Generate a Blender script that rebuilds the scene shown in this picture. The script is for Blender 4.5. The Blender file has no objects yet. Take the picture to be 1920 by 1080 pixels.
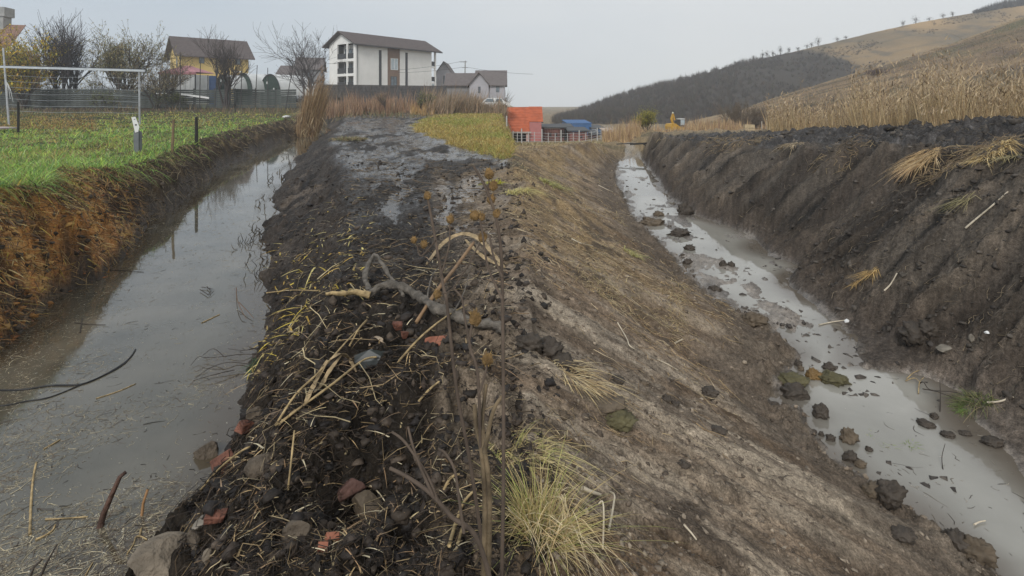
import bpy, math, random
import numpy as np
from mathutils import Vector, Matrix
random.seed(11)
R = np.random.default_rng(11)
S = bpy.context.scene
COL = S.collection
EYE = 3.0            # camera height above the floor of the right-hand ditch
VH, UC, F = 190.0, 960.0, 1000.0

# ------------------------------------------------------------------ camera
cam = bpy.data.objects.new('camera', bpy.data.cameras.new('camera'))
COL.objects.link(cam)
cam.location = (0, 0, EYE)
cam.rotation_euler = (math.radians(90), 0, 0)
cam.data.sensor_width = 36
cam.data.lens = 36 * F / 1920
cam.data.shift_y = -(540 - VH) / 1920
cam.data.clip_start = 0.05
cam.data.clip_end = 4000
S.camera = cam

# ------------------------------------------------------------------ sky, sun, exposure
W = bpy.data.worlds.new('World'); S.world = W; W.use_nodes = True
nt = W.node_tree; nt.nodes.clear()
SUN_EL, SUN_ROT = math.radians(38), math.radians(200)
def wn(t, **k):
    n = nt.nodes.new(t)
    for a, b in k.items(): setattr(n, a, b)
    return n
sky = wn('ShaderNodeTexSky', sky_type='NISHITA', sun_disc=False)
sky.sun_elevation = SUN_EL; sky.sun_rotation = SUN_ROT
tc = wn('ShaderNodeTexCoord')
mp = wn('ShaderNodeMapping'); mp.inputs['Scale'].default_value = (1.0, 1.0, 2.6)
no = wn('ShaderNodeTexNoise'); no.inputs['Scale'].default_value = 1.7; no.inputs['Detail'].default_value = 5; no.inputs['Roughness'].default_value = .45
sx = wn('ShaderNodeSeparateXYZ')
mr = wn('ShaderNodeMapRange'); mr.inputs[1].default_value = -.55; mr.inputs[2].default_value = .75; mr.inputs[3].default_value = -.25; mr.inputs[4].default_value = .75
add = wn('ShaderNodeMath', operation='MULTIPLY_ADD'); add.inputs[1].default_value = 1.0
ramp = wn('ShaderNodeValToRGB')
cr = ramp.color_ramp
cr.elements[0].position = .25; cr.elements[0].color = (.375, .432, .490, 1)
cr.elements[1].position = 1.0; cr.elements[1].color = (.560, .572, .575, 1)
gain = wn('ShaderNodeVectorMath', operation='SCALE'); gain.inputs['Scale'].default_value = 10.0
mix = wn('ShaderNodeMixRGB'); mix.inputs[0].default_value = .94
bg = wn('ShaderNodeBackground'); bg.inputs['Strength'].default_value = .1
out = wn('ShaderNodeOutputWorld')
l = nt.links.new
l(tc.outputs['Generated'], mp.inputs[0]); l(mp.outputs[0], no.inputs['Vector'])
l(tc.outputs['Generated'], sx.inputs[0]); l(sx.outputs[0], mr.inputs[0])
l(no.outputs[0], add.inputs[0]); l(mr.outputs[0], add.inputs[2])
l(add.outputs[0], ramp.inputs[0]); l(ramp.outputs[0], gain.inputs[0])
l(sky.outputs[0], mix.inputs[1]); l(gain.outputs[0], mix.inputs[2])
l(mix.outputs[0], bg.inputs[0]); l(bg.outputs[0], out.inputs[0])
sun = bpy.data.objects.new('sun', bpy.data.lights.new('sun', 'SUN')); COL.objects.link(sun)
sun.data.energy = 1.5; sun.data.angle = math.radians(18); sun.data.color = (1, .97, .93)
sun.rotation_euler = (math.radians(90) - SUN_EL, 0, math.radians(180) - SUN_ROT)
S.view_settings.view_transform = 'Standard'; S.view_settings.look = 'None'
S.cycles.volume_bounces = 2
S.view_settings.exposure = .47; S.view_settings.gamma = 1; S.view_settings.use_curve_mapping = False

# ------------------------------------------------------------------ helpers: noise
def _h(ix, iy, seed):
    n = (ix * 374761393 + iy * 668265263 + seed * 1442695041) & 0xffffffff
    n = ((n ^ (n >> 13)) * 1274126177) & 0xffffffff
    return ((n ^ (n >> 16)) & 0xffff) / 65535.0
def vnoise(x, y, seed=0):
    x = np.asarray(x, float); y = np.asarray(y, float)
    ix = np.floor(x).astype(np.int64); iy = np.floor(y).astype(np.int64)
    fx = x - ix; fy = y - iy
    fx = fx * fx * (3 - 2 * fx); fy = fy * fy * (3 - 2 * fy)
    a = _h(ix, iy, seed); b = _h(ix + 1, iy, seed); c = _h(ix, iy + 1, seed); e = _h(ix + 1, iy + 1, seed)
    return ((a + (b - a) * fx) * (1 - fy) + (c + (e - c) * fx) * fy) * 2 - 1
def fbm(x, y, o=4, seed=0, g=.5):
    s = 0; a = 1; t = 0; c, sn = .8, .6
    for i in range(o):
        s = s + a * vnoise(x, y, seed + i * 17); t += a
        x, y = (x * c - y * sn) * 2.03 + 3.1, (x * sn + y * c) * 2.03 - 1.7; a *= g
    return s / t
def billow(x, y, o=3, seed=0, g=.5):
    s = 0; a = 1; t = 0; c, sn = .8, .6
    for i in range(o):
        s = s + a * np.abs(vnoise(x, y, seed + i * 13)); t += a
        x, y = (x * c - y * sn) * 2.03 + 5.2, (x * sn + y * c) * 2.03 + 2.4; a *= g
    return s / t
def sst(a, b, x):
    t = np.clip((x - a) / (b - a), 0, 1); return t * t * (3 - 2 * t)
def band(q, a, b, e=.15):
    return sst(a - e, a + e, q) * (1 - sst(b - e, b + e, q))

# ------------------------------------------------------------------ helpers: the lie of the land
# long feature lines of the ground: (distance, x, height below eye)
def field_h(d): return np.interp(d, [0, 6.2, 7.1, 9.1, 12, 45, 56, 64, 75, 110, 1500], [1.0, 1.0, 1.1, 1.2, 1.4, 1.4, 1.0, .64, .4, .3, .3])
LN = {}
LN['A'] = [(.3,-4.9,2.4),(2.7,-4.9,2.4),(5.1,-4.9,2.4),(6.49,-5.58,2.4),(7.27,-5.5,2.4),(8.05,-5.95,2.4),(10.3,-7.05,2.4),(12.7,-7.8,2.4),(15.5,-9.1,2.4),(19,-10.3,2.4),(24,-11.7,2.4),(33,-13.8,2.4),(41,-14.9,2.4),(52,-18.6,2.4),(64,-23,1.0),(75,-26,.5),(110,-38,.3),(1500,-510,.3)]
LN['C'] = [(.3,-5.9,1.0),(5,-5.95,1.0),(6.25,-6.1,1.0),(7.1,-6.35,1.1),(8,-7.0,1.15),(9.1,-7.5,1.2),(9.7,-7.5,1.25),(11.5,-8.2,1.36),(12.8,-8.6,1.4),(18.2,-10.9,1.4),(23.3,-12.6,1.4),(29,-14.2,1.4),(36.8,-16.2,1.4),(43.7,-18,1.4),(56,-21.5,1.0),(64,-24,.64),(75,-27,.4),(110,-39,.3),(1500,-520,.3)]
LN['B'] = [(.3,-1.75,2.4),(1.6,-1.8,2.4),(2.3,-1.98,2.4),(2.86,-2.03,2.4),(3.2,-1.87,2.4),(3.53,-1.98,2.4),(3.93,-2.08,2.4),(4.7,-2.45,2.4),(6.15,-2.89,2.4),(8.3,-3.8,2.4),(10.4,-4.64,2.4),(13.3,-5.8,2.4),(17.1,-7.2,2.4),(21.8,-8.8,2.4),(30,-11.1,2.4),(43.6,-14.6,2.4),(52,-18.2,2.4),(64,-22,1.0),(75,-25,.5),(110,-37,.3),(1500,-500,.3)]
LN['D'] = [(.3,-.75,1.66),(1.85,-.89,1.66),(2.3,-1.0,1.66),(2.7,-1.13,1.65),(3.23,-1.2,1.65),(5.3,-1.7,1.6),(7.86,-2.44,1.58),(15,-4.8,1.6),(23.6,-7.8,1.6),(36.7,-11.7,1.6),(47,-14.6,1.6),(62,-18.5,1.35),(75,-23,.5),(110,-35,.3),(1500,-480,.3)]
LN['P'] = [(.3,-.15,1.62),(15.2,-.26,1.6),(19.5,-1.95,1.6),(24.6,-3.94,1.6),(32,-6.2,1.6),(42,-7.6,1.6),(59,-8.9,1.55),(66,-9.5,1.3),(75,-11,.6),(110,-20,.3),(1500,-300,.3)]
LN['S1'] = [(.3,-.05,1.62),(15,-.12,1.6),(19,-.3,1.6),(45,-.85,1.6),(64,-1.2,1.4),(75,-1.4,.7),(110,-2.2,.3),(1500,-30,.3)]
LN['S2'] = [(.3,.05,1.62),(16,.06,1.5),(20,.1,1.75),(28,.1,2.3),(45,.2,3.6),(60,.3,4.7),(80,.4,5.8),(110,.6,6.6),(1500,5,6.6)]
LN['H'] = [(.3,.15,1.63),(2,.15,1.66),(16,.2,1.5),(20,1.6,1.68),(25,3.9,1.93),(28,4.6,2.25),(35,5.2,2.75),(45,6.5,3.5),(60,8,4.6),(80,10,5.8),(110,14,6.6),(1500,150,6.6)]
LN['F'] = [(.3,2.9,3),(3.37,3.08,3),(3.45,3.14,3),(3.77,3.0,3),(4.05,2.92,3),(4.35,2.74,3),(4.7,2.7,3),(5,2.7,3),(5.36,2.63,3),(5.6,2.7,3),(5.9,3.0,3),(6.3,3.35,3),(6.67,3.27,3),(7.3,3.37,3),(7.7,3.23,3),(8.57,3.17,3),(10,3.25,3),(11.5,3.29,3),(14.6,3.44,3),(19.4,4.06,3),(25,5.1,3),(28,5.9,3),(31.5,6.7,2.6),(45,8.5,3.3),(60,11,4.3),(80,14,5.4),(110,20,6.6),(1500,200,6.6)]
LN['G'] = [(.3,3.95,3),(4.2,4.06,3),(4.5,4.2,3),(5.2,4.4,3),(5.5,4.62,3),(5.83,4.5,3),(5.94,4.1,3),(6.05,3.8,3),(6.5,4.15,3),(7.3,4.35,3),(8.1,4.54,3),(8.8,4.6,3),(9.7,5.1,3),(10.3,4.95,3),(11.8,5.2,3),(13,4.96,3),(14.3,4.72,3),(17.1,4.9,3),(21.4,5.7,3),(27,6.5,3),(30,7.0,2.9),(31.5,7.1,2.6),(45,9.5,3.1),(60,12.5,4.1),(80,16,5.2),(110,22,6.6),(1500,220,6.6)]
LN['K'] = [(.3,6.5,.75),(5,6.6,.75),(7,7.0,.78),(10,7.5,1.0),(13,7.2,1.25),(17,6.9,1.5),(22,7.0,1.75),(27,7.2,1.94),(30,7.8,2.0),(35,9.5,2.3),(45,12,2.8),(60,16,3.8),(80,21,4.9),(110,30,6.5),(1500,300,6.6)]
LN['M'] = [(.3,8.3,.5),(7,8.8,.45),(10,9.5,.5),(13,10,.66),(17,10.3,.98),(22,10.5,1.4),(27,10.5,1.75),(35,13,2.1),(45,16,2.6),(60,20,3.6),(80,26,4.8),(110,37,6.4),(1500,360,6.6)]
LN['R'] = [(.3,16,.6),(10,17,.7),(20,23,1.0),(40,46,2.0),(60,68,3.5),(80,90,4.8),(110,122,6.4),(1500,1500,6.6)]
LN = {k: np.array(v, float) for k, v in LN.items()}
WOB = {'A': (.14, 1), 'C': (.22, 2), 'B': (.14, 3), 'D': (.2, 4), 'P': (.36, 5), 'F': (.06, 6), 'G': (.09, 7), 'K': (.22, 8), 'M': (.3, 9), 'S1': (.13, 10), 'S2': (.13, 10), 'H': (.13, 10)}
ORDER = ['L', 'C', 'CA', 'A', 'A+', 'B-', 'B', 'D', 'E', 'P', 'S1', 'S2', 'H', 'F-', 'F', 'F+', 'G-', 'G', 'FO', 'K', 'M', 'R', 'RR']
QI = {n: i for i, n in enumerate(ORDER)}
def lines(d):
    """x and z of every feature line at distances d -> two arrays (K, N)"""
    d = np.atleast_1d(np.asarray(d, float))
    X, Z = {}, {}
    for k, a in LN.items():
        X[k] = np.interp(d, a[:, 0], a[:, 1]); Z[k] = -np.interp(d, a[:, 0], a[:, 2])
        if k in WOB:
            amp, sd = WOB[k]
            f = np.clip(d / 3, .25, 2.0)
            X[k] = X[k] + amp * f * fbm(d * 1.6 / f, d * 0 + sd * 7.3, 3, sd) * sst(70, 50, d)
    X['F'] = X['F'] - .24 * sst(6.8, 8.5, d) * sst(30, 24, d) - .08 * sst(5.2, 4.6, d); X['G'] = X['G'] + .10 * sst(8, 10, d)
    X['L'] = -200 - 2 * d; Z['L'] = -field_h(d)
    X['CA'] = X['C'] * .34 + X['A'] * .66; Z['CA'] = Z['C'] * .62 + Z['A'] * .38
    X['A+'] = X['A'] + .4; Z['A+'] = Z['A'] - .25
    X['B-'] = X['B'] - .35; Z['B-'] = Z['B'] - .22
    X['E'] = X['D'] * .55 + X['P'] * .45; Z['E'] = Z['P'] * .5 + Z['D'] * .5 - .03
    X['F-'] = X['F'] - .28; Z['F-'] = Z['F'] + .1
    deep = np.interp(d, [0, 5.6, 6.2, 7.5, 13, 17, 30], [.2, .16, .035, .022, .024, .045, .05])
    X['F+'] = X['F'] * .7 + X['G'] * .3; Z['F+'] = Z['F'] - deep
    X['G-'] = X['F'] * .25 + X['G'] * .75; Z['G-'] = Z['G'] - deep
    X['FO'] = np.maximum(X['G'] + .15, np.interp(d, [0, 4, 9, 10], [4.5, 4.65, 4.65, 0])); Z['FO'] = Z['G'] + .13
    X['RR'] = 1000 + 2 * d; Z['RR'] = Z['R'] - 0
    XX = np.array([X[k] for k in ORDER]); ZZ = np.array([Z[k] for k in ORDER])
    XX = np.maximum.accumulate(XX + np.arange(len(ORDER))[:, None] * 1e-4, axis=0)
    return XX, ZZ
def land(x, d):
    """height without relief and the zone coordinate q"""
    x = np.atleast_1d(np.asarray(x, float)); d = np.atleast_1d(np.asarray(d, float)) + 0 * x
    z = np.zeros_like(x); q = np.zeros_like(x)
    for i in range(0, len(x), 200000):
        sl = slice(i, i + 200000)
        XX, ZZ = lines(d[sl]); xs = x[sl]
        zz = ZZ[0].copy(); qq = np.zeros_like(xs)
        for k in range(len(ORDER) - 1):
            t = (xs - XX[k]) / np.maximum(XX[k + 1] - XX[k], 1e-6)
            m = (t >= 0) & (t < 1)
            zz[m] = (ZZ[k] + (ZZ[k + 1] - ZZ[k]) * t)[m]; qq[m] = (k + t)[m]
        m = xs >= XX[-1]; zz[m] = ZZ[-1][m]; qq[m] = len(ORDER) - 1
        z[sl] = zz; q[sl] = qq
    return z + EYE, q
PUDDLE = -.012
def relief(x, d, q):
    far = 1 - sst(45, 62, d)
    n1 = fbm(x * 1.1, d * .7, 4, 21); n5 = fbm(x * 5, d * 5, 4, 22); b2 = billow(x * 2.3, d * 2.3, 3, 23); b8 = billow(x * 7.5, d * 7.5, 3, 24)
    r = 0
    r = r + band(q, -1, 1, .1) * (.05 * n1 + .02 * n5)
    r = r + band(q, 1, 3, .12) * (.16 * n1 + .07 * n5 + .14 * (b2 - .25) + .07 * (b8 - .25))
    r = r + band(q, 5.6, 7, .15) * (.10 * n1 + .05 * n5 + .10 * (b2 - .25) + .09 * (b8 - .25))
    tr = fbm(x * 3.2 + d * .9, d * .5, 3, 25)
    r = r + band(q, 7, 10.6, .2) * (.05 * n1 + .05 * tr + .03 * n5 + .05 * (b8 - .25) + .06 * (b2 - .25) * (1 - sst(6, 12, d)))
    near = (1 - sst(3.2, 5.5, d)) * band(q, 5.9, 10, .3)
    r = r + near * (.20 * (billow(x * 3.6, d * 3.6, 3, 31) - .28) + .12 * (billow(x * 12, d * 12, 3, 26) - .25))
    # smeared bank between the seam and the right-hand stream
    sc = fbm(x * .55 + d * .15, d * 5.5, 4, 27, .62); cl = sst(.05, .45, fbm(x * .9 + 4, d * .55, 3, 28))
    r = r + band(q, 11.6, 13.6, .2) * (.045 * n1 + .045 * sc + cl * (.10 * (b2 - .25) + .07 * (b8 - .25)) + .012 * n5)
    r = r + band(q, 13, 14.2, .2) * (.06 * n5 + .12 * (b8 - .25) + .10 * (b2 - .25))
    st = sst(5.7, 6.5, d)
    r = r + band(q, 14.2, 17.2, .25) * st * (.085 * fbm(x * 2.6, d * 1.1, 4, 29) + .05 * (b8 - .28))
    r = r + band(q, 16.9, 18.2, .2) * (.03 * n1 + .025 * n5 + .05 * (b8 - .25))
    sc2 = fbm(x * .6 - d * .1, d * 3.6, 4, 30, .6)
    r = r + band(q, 17.9, 19.1, .2) * (.12 * n1 + .15 * sc2 + .03 * n5 + .06 * (b8 - .25) + .07 * (b2 - .25))
    b18 = billow(x * 17, d * 17, 2, 32) - .25; r = r + b18 * (.05 * band(q, 17.9, 19.1, .2) + .022 * band(q, 11.4, 13.7, .2) + .035 * band(q, 5.8, 8, .2) + .03 * band(q, 1.1, 3, .2))
    g1 = 1 - np.abs(vnoise(d * 1.25 + .12 * x, x * .22 + 3, 52)); g2 = 1 - np.abs(vnoise(d * 3.1 + .1 * x, x * .3, 53))
    r = r + band(q, 17.9, 19.1, .2) * (.22 * (g1 ** 5 - .17) + .11 * (g2 ** 4 - .2))
    g3 = 1 - np.abs(vnoise(d * 2.6 + .35 * x, x * .35 + 8, 54)); g4 = 1 - np.abs(vnoise(d * 7 + .9 * x, x * .5, 55)); r = r - band(q, 11.4, 13.6, .2) * (.07 * g3 ** 8 + .025 * g4 ** 5) * (1 - .5 * cl)
    r = r - .26 * np.exp(-((x + .66) / .24) ** 2 - ((d - 2.35) / .2) ** 2) + .10 * np.exp(-((x + .55) / .5) ** 2 - ((d - 2.85) / .25) ** 2) - .12 * np.exp(-((x + .3) / .16) ** 2 - ((d - 2.05) / .14) ** 2)
    r = r + band(q, 19, 21.1, .25) * (.26 * (b2 - .2) + .14 * (b8 - .25) + .12 * n1)
    rut = np.exp(-((q - 7.75 - .06 * fbm(d * .5, d * 0, 2, 75)) / .10) ** 2) + np.exp(-((q - 8.5 - .05 * fbm(d * .5, d * 0 + 4, 2, 76)) / .12) ** 2); r = r + sst(4, 7, d) * (-.07 * rut + .04 * np.exp(-((q - 8.12) / .12) ** 2))
    pud = band(q, 7.1, 9.3, .15) * sst(5.5, 7.5, d) * (fbm(x * .5, d * .25, 3, 56) > -.22)
    r = np.where(pud > .5, np.maximum(r, PUDDLE + .012 * fbm(x * .4, d * .2, 2, 57)), r)
    return r * far * np.interp(d, [0, 20, 45], [1, 1.2, 1.5])
def ground(x, d):
    z, q = land(x, d)
    return z + relief(np.atleast_1d(x), np.atleast_1d(d), q), q
def gz(x, y): return float(ground(np.array([x]), np.array([y]))[0][0])
def hit(u, v, zoff=0.0):
    """first point where the line of sight through (u, v) of the photograph meets the ground"""
    d = np.geomspace(1.0, 120, 1500)
    x = (u - UC) / F * d; zr = EYE - (v - VH) / F * d
    g = ground(x, d)[0]
    wl = np.where(x < 0, EYE - 2.4, EYE - 3.0)
    g = np.where((np.abs(d) < 50), np.maximum(g, wl), g) + zoff
    i = np.argmax(zr <= g)
    if not (zr <= g).any(): i = len(d) - 1
    return Vector((x[i], d[i], g[i]))
def at(u, v, d): return Vector(((u - UC) / F * d, d, EYE - (v - VH) / F * d))

# ------------------------------------------------------------------ helpers: objects
def link(o, parent=None, kind=None, label=None, cat=None, group=None):
    COL.objects.link(o)
    if parent: o.parent = parent
    if kind: o['kind'] = kind
    if label: o['label'] = label
    if cat: o['category'] = cat
    if group: o['group'] = group
    return o
def thing(name, label, cat, loc=(0, 0, 0), rz=0, group=None):
    o = bpy.data.objects.new(name, None); o.location = loc; o.rotation_euler = (0, 0, rz); o.empty_display_size = .2
    return link(o, None, None, label, cat, group)
def npmesh(name, V, faces, mat, C=None, smooth=False, extra=None):
    """V (n,3); faces: list of int arrays (m,3) / (m,4)"""
    me = bpy.data.meshes.new(name)
    V = np.asarray(V, np.float32)
    fl = [np.asarray(f, np.int32) for f in faces if len(f)]
    loops = np.concatenate([f.ravel() for f in fl]); tot = np.concatenate([np.full(len(f), f.shape[1], np.int32) for f in fl])
    start = np.concatenate([[0], np.cumsum(tot)[:-1]]).astype(np.int32)
    me.vertices.add(len(V)); me.vertices.foreach_set('co', V.ravel())
    me.loops.add(len(loops)); me.loops.foreach_set('vertex_index', loops)
    me.polygons.add(len(tot)); me.polygons.foreach_set('loop_start', start); me.polygons.foreach_set('loop_total', tot)
    if smooth: me.polygons.foreach_set('use_smooth', np.ones(len(tot), bool))
    if C is not None:
        a = me.attributes.new('Col', 'FLOAT_COLOR', 'POINT')
        c = np.ones((len(V), 4), np.float32); c[:, :3] = C
        a.data.foreach_set('color', c.ravel())
    for k, v in (extra or {}).items():
        a = me.attributes.new(k, 'FLOAT', 'POINT'); a.data.foreach_set('value', np.asarray(v, np.float32))
    me.update(calc_edges=True)
    if mat: me.materials.append(mat)
    return me
def npobj(name, V, faces, mat, C=None, smooth=False, extra=None, **k):
    return link(bpy.data.objects.new(name, npmesh(name, V, faces, mat, C, smooth, extra)), **k)
class MB:
    """collects boxes, tubes and faces into one mesh"""
    def __init__(s): s.v = []; s.f = []
    def add(s, vs, fs):
        n = len(s.v); s.v += [tuple(p) for p in vs]; s.f += [tuple(i + n for i in f) for f in fs]
    def box(s, x0, x1, y0, y1, z0, z1, M=None):
        p = [Vector((x, y, z)) for z in (z0, z1) for y in (y0, y1) for x in (x0, x1)]
        if M: p = [M @ q for q in p]
        s.add(p, [(0, 2, 3, 1), (4, 5, 7, 6), (0, 1, 5, 4), (2, 6, 7, 3), (0, 4, 6, 2), (1, 3, 7, 5)])
    def bar(s, a, b, w, h=None):
        a, b = Vector(a), Vector(b); h = h or w; L = (b - a).length
        s.box(-w / 2, w / 2, -h / 2, h / 2, 0, L, Matrix.Translation(a) @ (b - a).to_track_quat('Z', 'Y').to_matrix().to_4x4())
    def poly(s, pts, t=0):
        s.add(pts, [tuple(range(len(pts)))])
    def prism(s, pts, vec):
        vec = Vector(vec); n = len(pts); p = [Vector(q) for q in pts]
        s.add(p + [q + vec for q in p], [tuple(range(n))[::-1], tuple(range(n, 2 * n))] + [(i, (i + 1) % n, (i + 1) % n + n, i + n) for i in range(n)])
    def tube(s, pts, r, n=6):
        V, Fq, Ft = tubes([(np.array([tuple(p) for p in pts]), np.broadcast_to(np.asarray(r, float), (len(pts),)))], n)
        s.add([tuple(v) for v in V], [tuple(f) for f in Fq] + [tuple(f) for f in Ft])
    def build(s, name, mat, parent=None, smooth=False, **k):
        me = bpy.data.meshes.new(name); me.from_pydata(s.v, [], s.f); me.materials.append(mat)
        if smooth: me.polygons.foreach_set('use_smooth', np.ones(len(me.polygons), bool))
        me.update()
        return link(bpy.data.objects.new(name, me), parent, **k)
def tubes(polys, n=4):
    """tapered tubes round polylines [(pts (m,3), radii (m,))] -> V, quads, caps"""
    Vs, Q, T = [], [], []; off = 0
    ang = np.arange(n) * 2 * np.pi / n; ca, sa = np.cos(ang), np.sin(ang)
    for pts, rad in polys:
        m = len(pts); t = np.gradient(pts, axis=0); t /= np.linalg.norm(t, axis=1, keepdims=True) + 1e-9
        ref = np.array([0, 0, 1.]) if abs(t[:, 2].mean()) < .8 else np.array([1., 0, 0])
        a = np.cross(t, ref); a /= np.linalg.norm(a, axis=1, keepdims=True) + 1e-9; b = np.cross(t, a)
        ring = pts[:, None, :] + (a[:, None, :] * ca[None, :, None] + b[:, None, :] * sa[None, :, None]) * np.asarray(rad)[:, None, None]
        Vs.append(ring.reshape(-1, 3))
        i = np.arange(m - 1)[:, None] * n; j = np.arange(n)[None, :]; k = (j + 1) % n
        Q.append((off + np.stack([i + j, i + k, i + n + k, i + n + j], -1)).reshape(-1, 4))
        for base in (0, (m - 1) * n):
            T.append(np.array([[off + base, off + base + q, off + base + q + 1] for q in range(1, n - 1)]))
        off += m * n
    return np.concatenate(Vs), np.concatenate(Q), np.concatenate(T)
def pick(cols, n, jit=.12, p=None):
    c = np.array(cols, float)[R.choice(len(cols), n, p=p)]
    return np.clip(c * (1 + jit * R.standard_normal((n, 1))) , .004, .95)
def blades(P, up, width, col, lean=None, seg=3, droop=.3, tipdark=1.0):
    """tapered grass blades. P (n,3) roots, up (n,3) vector to the tip, droop = how far the tip hangs"""
    n = len(P); L = np.linalg.norm(up, axis=1); droop = np.broadcast_to(np.asarray(droop, float), (n,))
    a = R.uniform(0, 2 * np.pi, n); side = np.stack([np.cos(a), np.sin(a), 0 * a], -1) * (np.asarray(width) * .5)[:, None]
    V = np.zeros((n, 2 * seg + 1, 3)); C = np.zeros((n, 2 * seg + 1, 3))
    for k in range(seg + 1):
        t = k / seg
        c = P + up * t - np.array([0, 0, 1.]) * (np.asarray(droop) * L * t * t)[:, None]
        horiz = up * np.array([1, 1, 0]); c = c + horiz * (np.asarray(droop) * t * t)[:, None] * .6
        w = (1 - t) ** .6 if t < 1 else 0
        if k < seg: V[:, 2 * k] = c - side * w; V[:, 2 * k + 1] = c + side * w; C[:, 2 * k] = C[:, 2 * k + 1] = col
        else: V[:, 2 * seg] = c; C[:, 2 * seg] = col * tipdark
    b = np.arange(n)[:, None] * (2 * seg + 1)
    Q = np.concatenate([b + np.array([[2 * k, 2 * k + 1, 2 * k + 3, 2 * k + 2]]) for k in range(seg - 1)]) if seg > 1 else np.zeros((0, 4), int)
    T = b + np.array([[2 * seg - 2, 2 * seg - 1, 2 * seg]])
    return V.reshape(-1, 3), [Q, T], C.reshape(-1, 3)
def sticks(P, D, L, rad, col, bend=.08, n=3):
    """bent, kinked thin sticks lying through P along D"""
    m = len(P); D = D / np.linalg.norm(D, axis=1, keepdims=True)
    ref = np.array([0, 0, 1.]) + 0 * D; a = np.cross(D, ref); a /= np.linalg.norm(a, axis=1, keepdims=True) + 1e-9; b = np.cross(a, D)
    bd = (a * R.normal(0, 1, (m, 1)) + b * R.normal(0, .5, (m, 1))) * (bend * L)[:, None]; b2 = (a * R.normal(0, 1, (m, 1)) + b * R.normal(0, .4, (m, 1))) * (bend * .6 * L)[:, None]
    ts = [-.5, -.2, .12, .5]; V = np.zeros((m, 4 * n, 3)); ang = np.arange(n) * 2 * np.pi / n
    for i, t in enumerate(ts):
        c = P + D * (L * t)[:, None] + bd * (1 - 4 * t * t) + b2 * math.sin(6.28 * t)
        rr = rad * (1.1, 1.15, .9, .45)[i]
        for j in range(n): V[:, i * n + j] = c + (a * np.cos(ang[j]) + b * np.sin(ang[j])) * rr[:, None]
    base = np.arange(m)[:, None] * 4 * n; Q = []
    for i in range(3):
        for j in range(n): Q.append(base + np.array([[i * n + j, i * n + (j + 1) % n, (i + 1) * n + (j + 1) % n, (i + 1) * n + j]]))
    C = np.repeat(col[:, None, :], 4 * n, axis=1) * (np.repeat(R.uniform(.55, 1.15, (m, 4)), n, axis=1))[:, :, None]
    return V.reshape(-1, 3), [np.concatenate(Q)], C.reshape(-1, 3)
def ico(sub):
    import bmesh
    bm = bmesh.new(); bmesh.ops.create_icosphere(bm, subdivisions=sub, radius=1); bm.verts.ensure_lookup_table()
    V = np.array([v.co[:] for v in bm.verts]); T = np.array([[v.index for v in f.verts] for f in bm.faces]); bm.free(); return V, T
ICO = {k: ico(k) for k in (1, 2, 3, 4)}
def lump(sub, sx, sy, sz, seed, rough=.35, flat=0.0):
    V, T = ICO[sub]; V = V.copy(); s = seed * 3.7
    n = fbm(V[:, 0] * 1.6 + s, V[:, 1] * 1.6 + V[:, 2] * 1.9 - s, 4, seed) + .6 * fbm(V[:, 2] * 3.1 + s, V[:, 0] * 2.7 - V[:, 1] * 1.4, 3, seed + 5)
    V *= (1 + rough * n)[:, None]
    if flat: V = np.sign(V) * np.abs(V) ** (1 - flat)
    return V * np.array([sx, sy, sz]), T
def angular(sub, sx, sy, sz, seed, cuts=10, rough=.10):
    V, T = ICO[sub]; V = V.copy(); g = np.random.default_rng(seed + 900)
    for k in range(cuts):
        nrm = g.normal(0, 1, 3); nrm /= np.linalg.norm(nrm); c = g.uniform(.42, .78); e = V @ nrm - c; V = V - nrm * np.maximum(e, 0)[:, None] * .97
    n = fbm(V[:, 0] * 4 + seed, V[:, 1] * 4 + V[:, 2] * 3, 4, seed); V = V * (1 + rough * n)[:, None]
    return V * np.array([sx, sy, sz]) * 1.35, T
def crumbly(sub, sx, sy, sz, seed):
    V, T = lump(sub, 1, 1, 1, seed, .3); s = seed * 1.7
    n = billow(V[:, 0] * 2.6 + s, V[:, 1] * 2.6 + V[:, 2] * 2.2, 4, seed + 2, .6) + .7 * billow(V[:, 2] * 5 + s, V[:, 0] * 4.5 - V[:, 1] * 3, 3, seed + 8)
    return V * (1 + .75 * (n - .42))[:, None] * np.array([sx, sy, sz]), T
def lumps(P, size, col, sub=1, seed=0):
    """many small clods in one mesh"""
    B, T = ICO[sub]; n = len(P); nv = len(B)
    prot = [lump(sub, 1, 1, 1, seed + k, .75)[0] for k in range(10)]
    V = np.zeros((n, nv, 3)); k = R.integers(0, 10, n); a = R.uniform(0, 6.28, n); sq = np.stack([R.uniform(.7, 1.3, n), R.uniform(.7, 1.3, n), R.uniform(.5, .9, n)], -1)
    prot = [v * np.random.default_rng(seed + 50 + i).uniform(.5, 1.35, (nv, 1)) for i, v in enumerate(prot)]
    for i in range(10):
        m = k == i
        v = prot[i][None] * sq[m][:, None, :] * size[m][:, None, None]; c, s = np.cos(a[m])[:, None], np.sin(a[m])[:, None]
        V[m] = np.stack([v[..., 0] * c - v[..., 1] * s, v[..., 0] * s + v[..., 1] * c, v[..., 2]], -1) + P[m][:, None, :]
    T = (np.arange(n)[:, None, None] * nv + T[None]).reshape(-1, 3)
    return V.reshape(-1, 3), [T], np.repeat(col, nv, axis=0)
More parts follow.
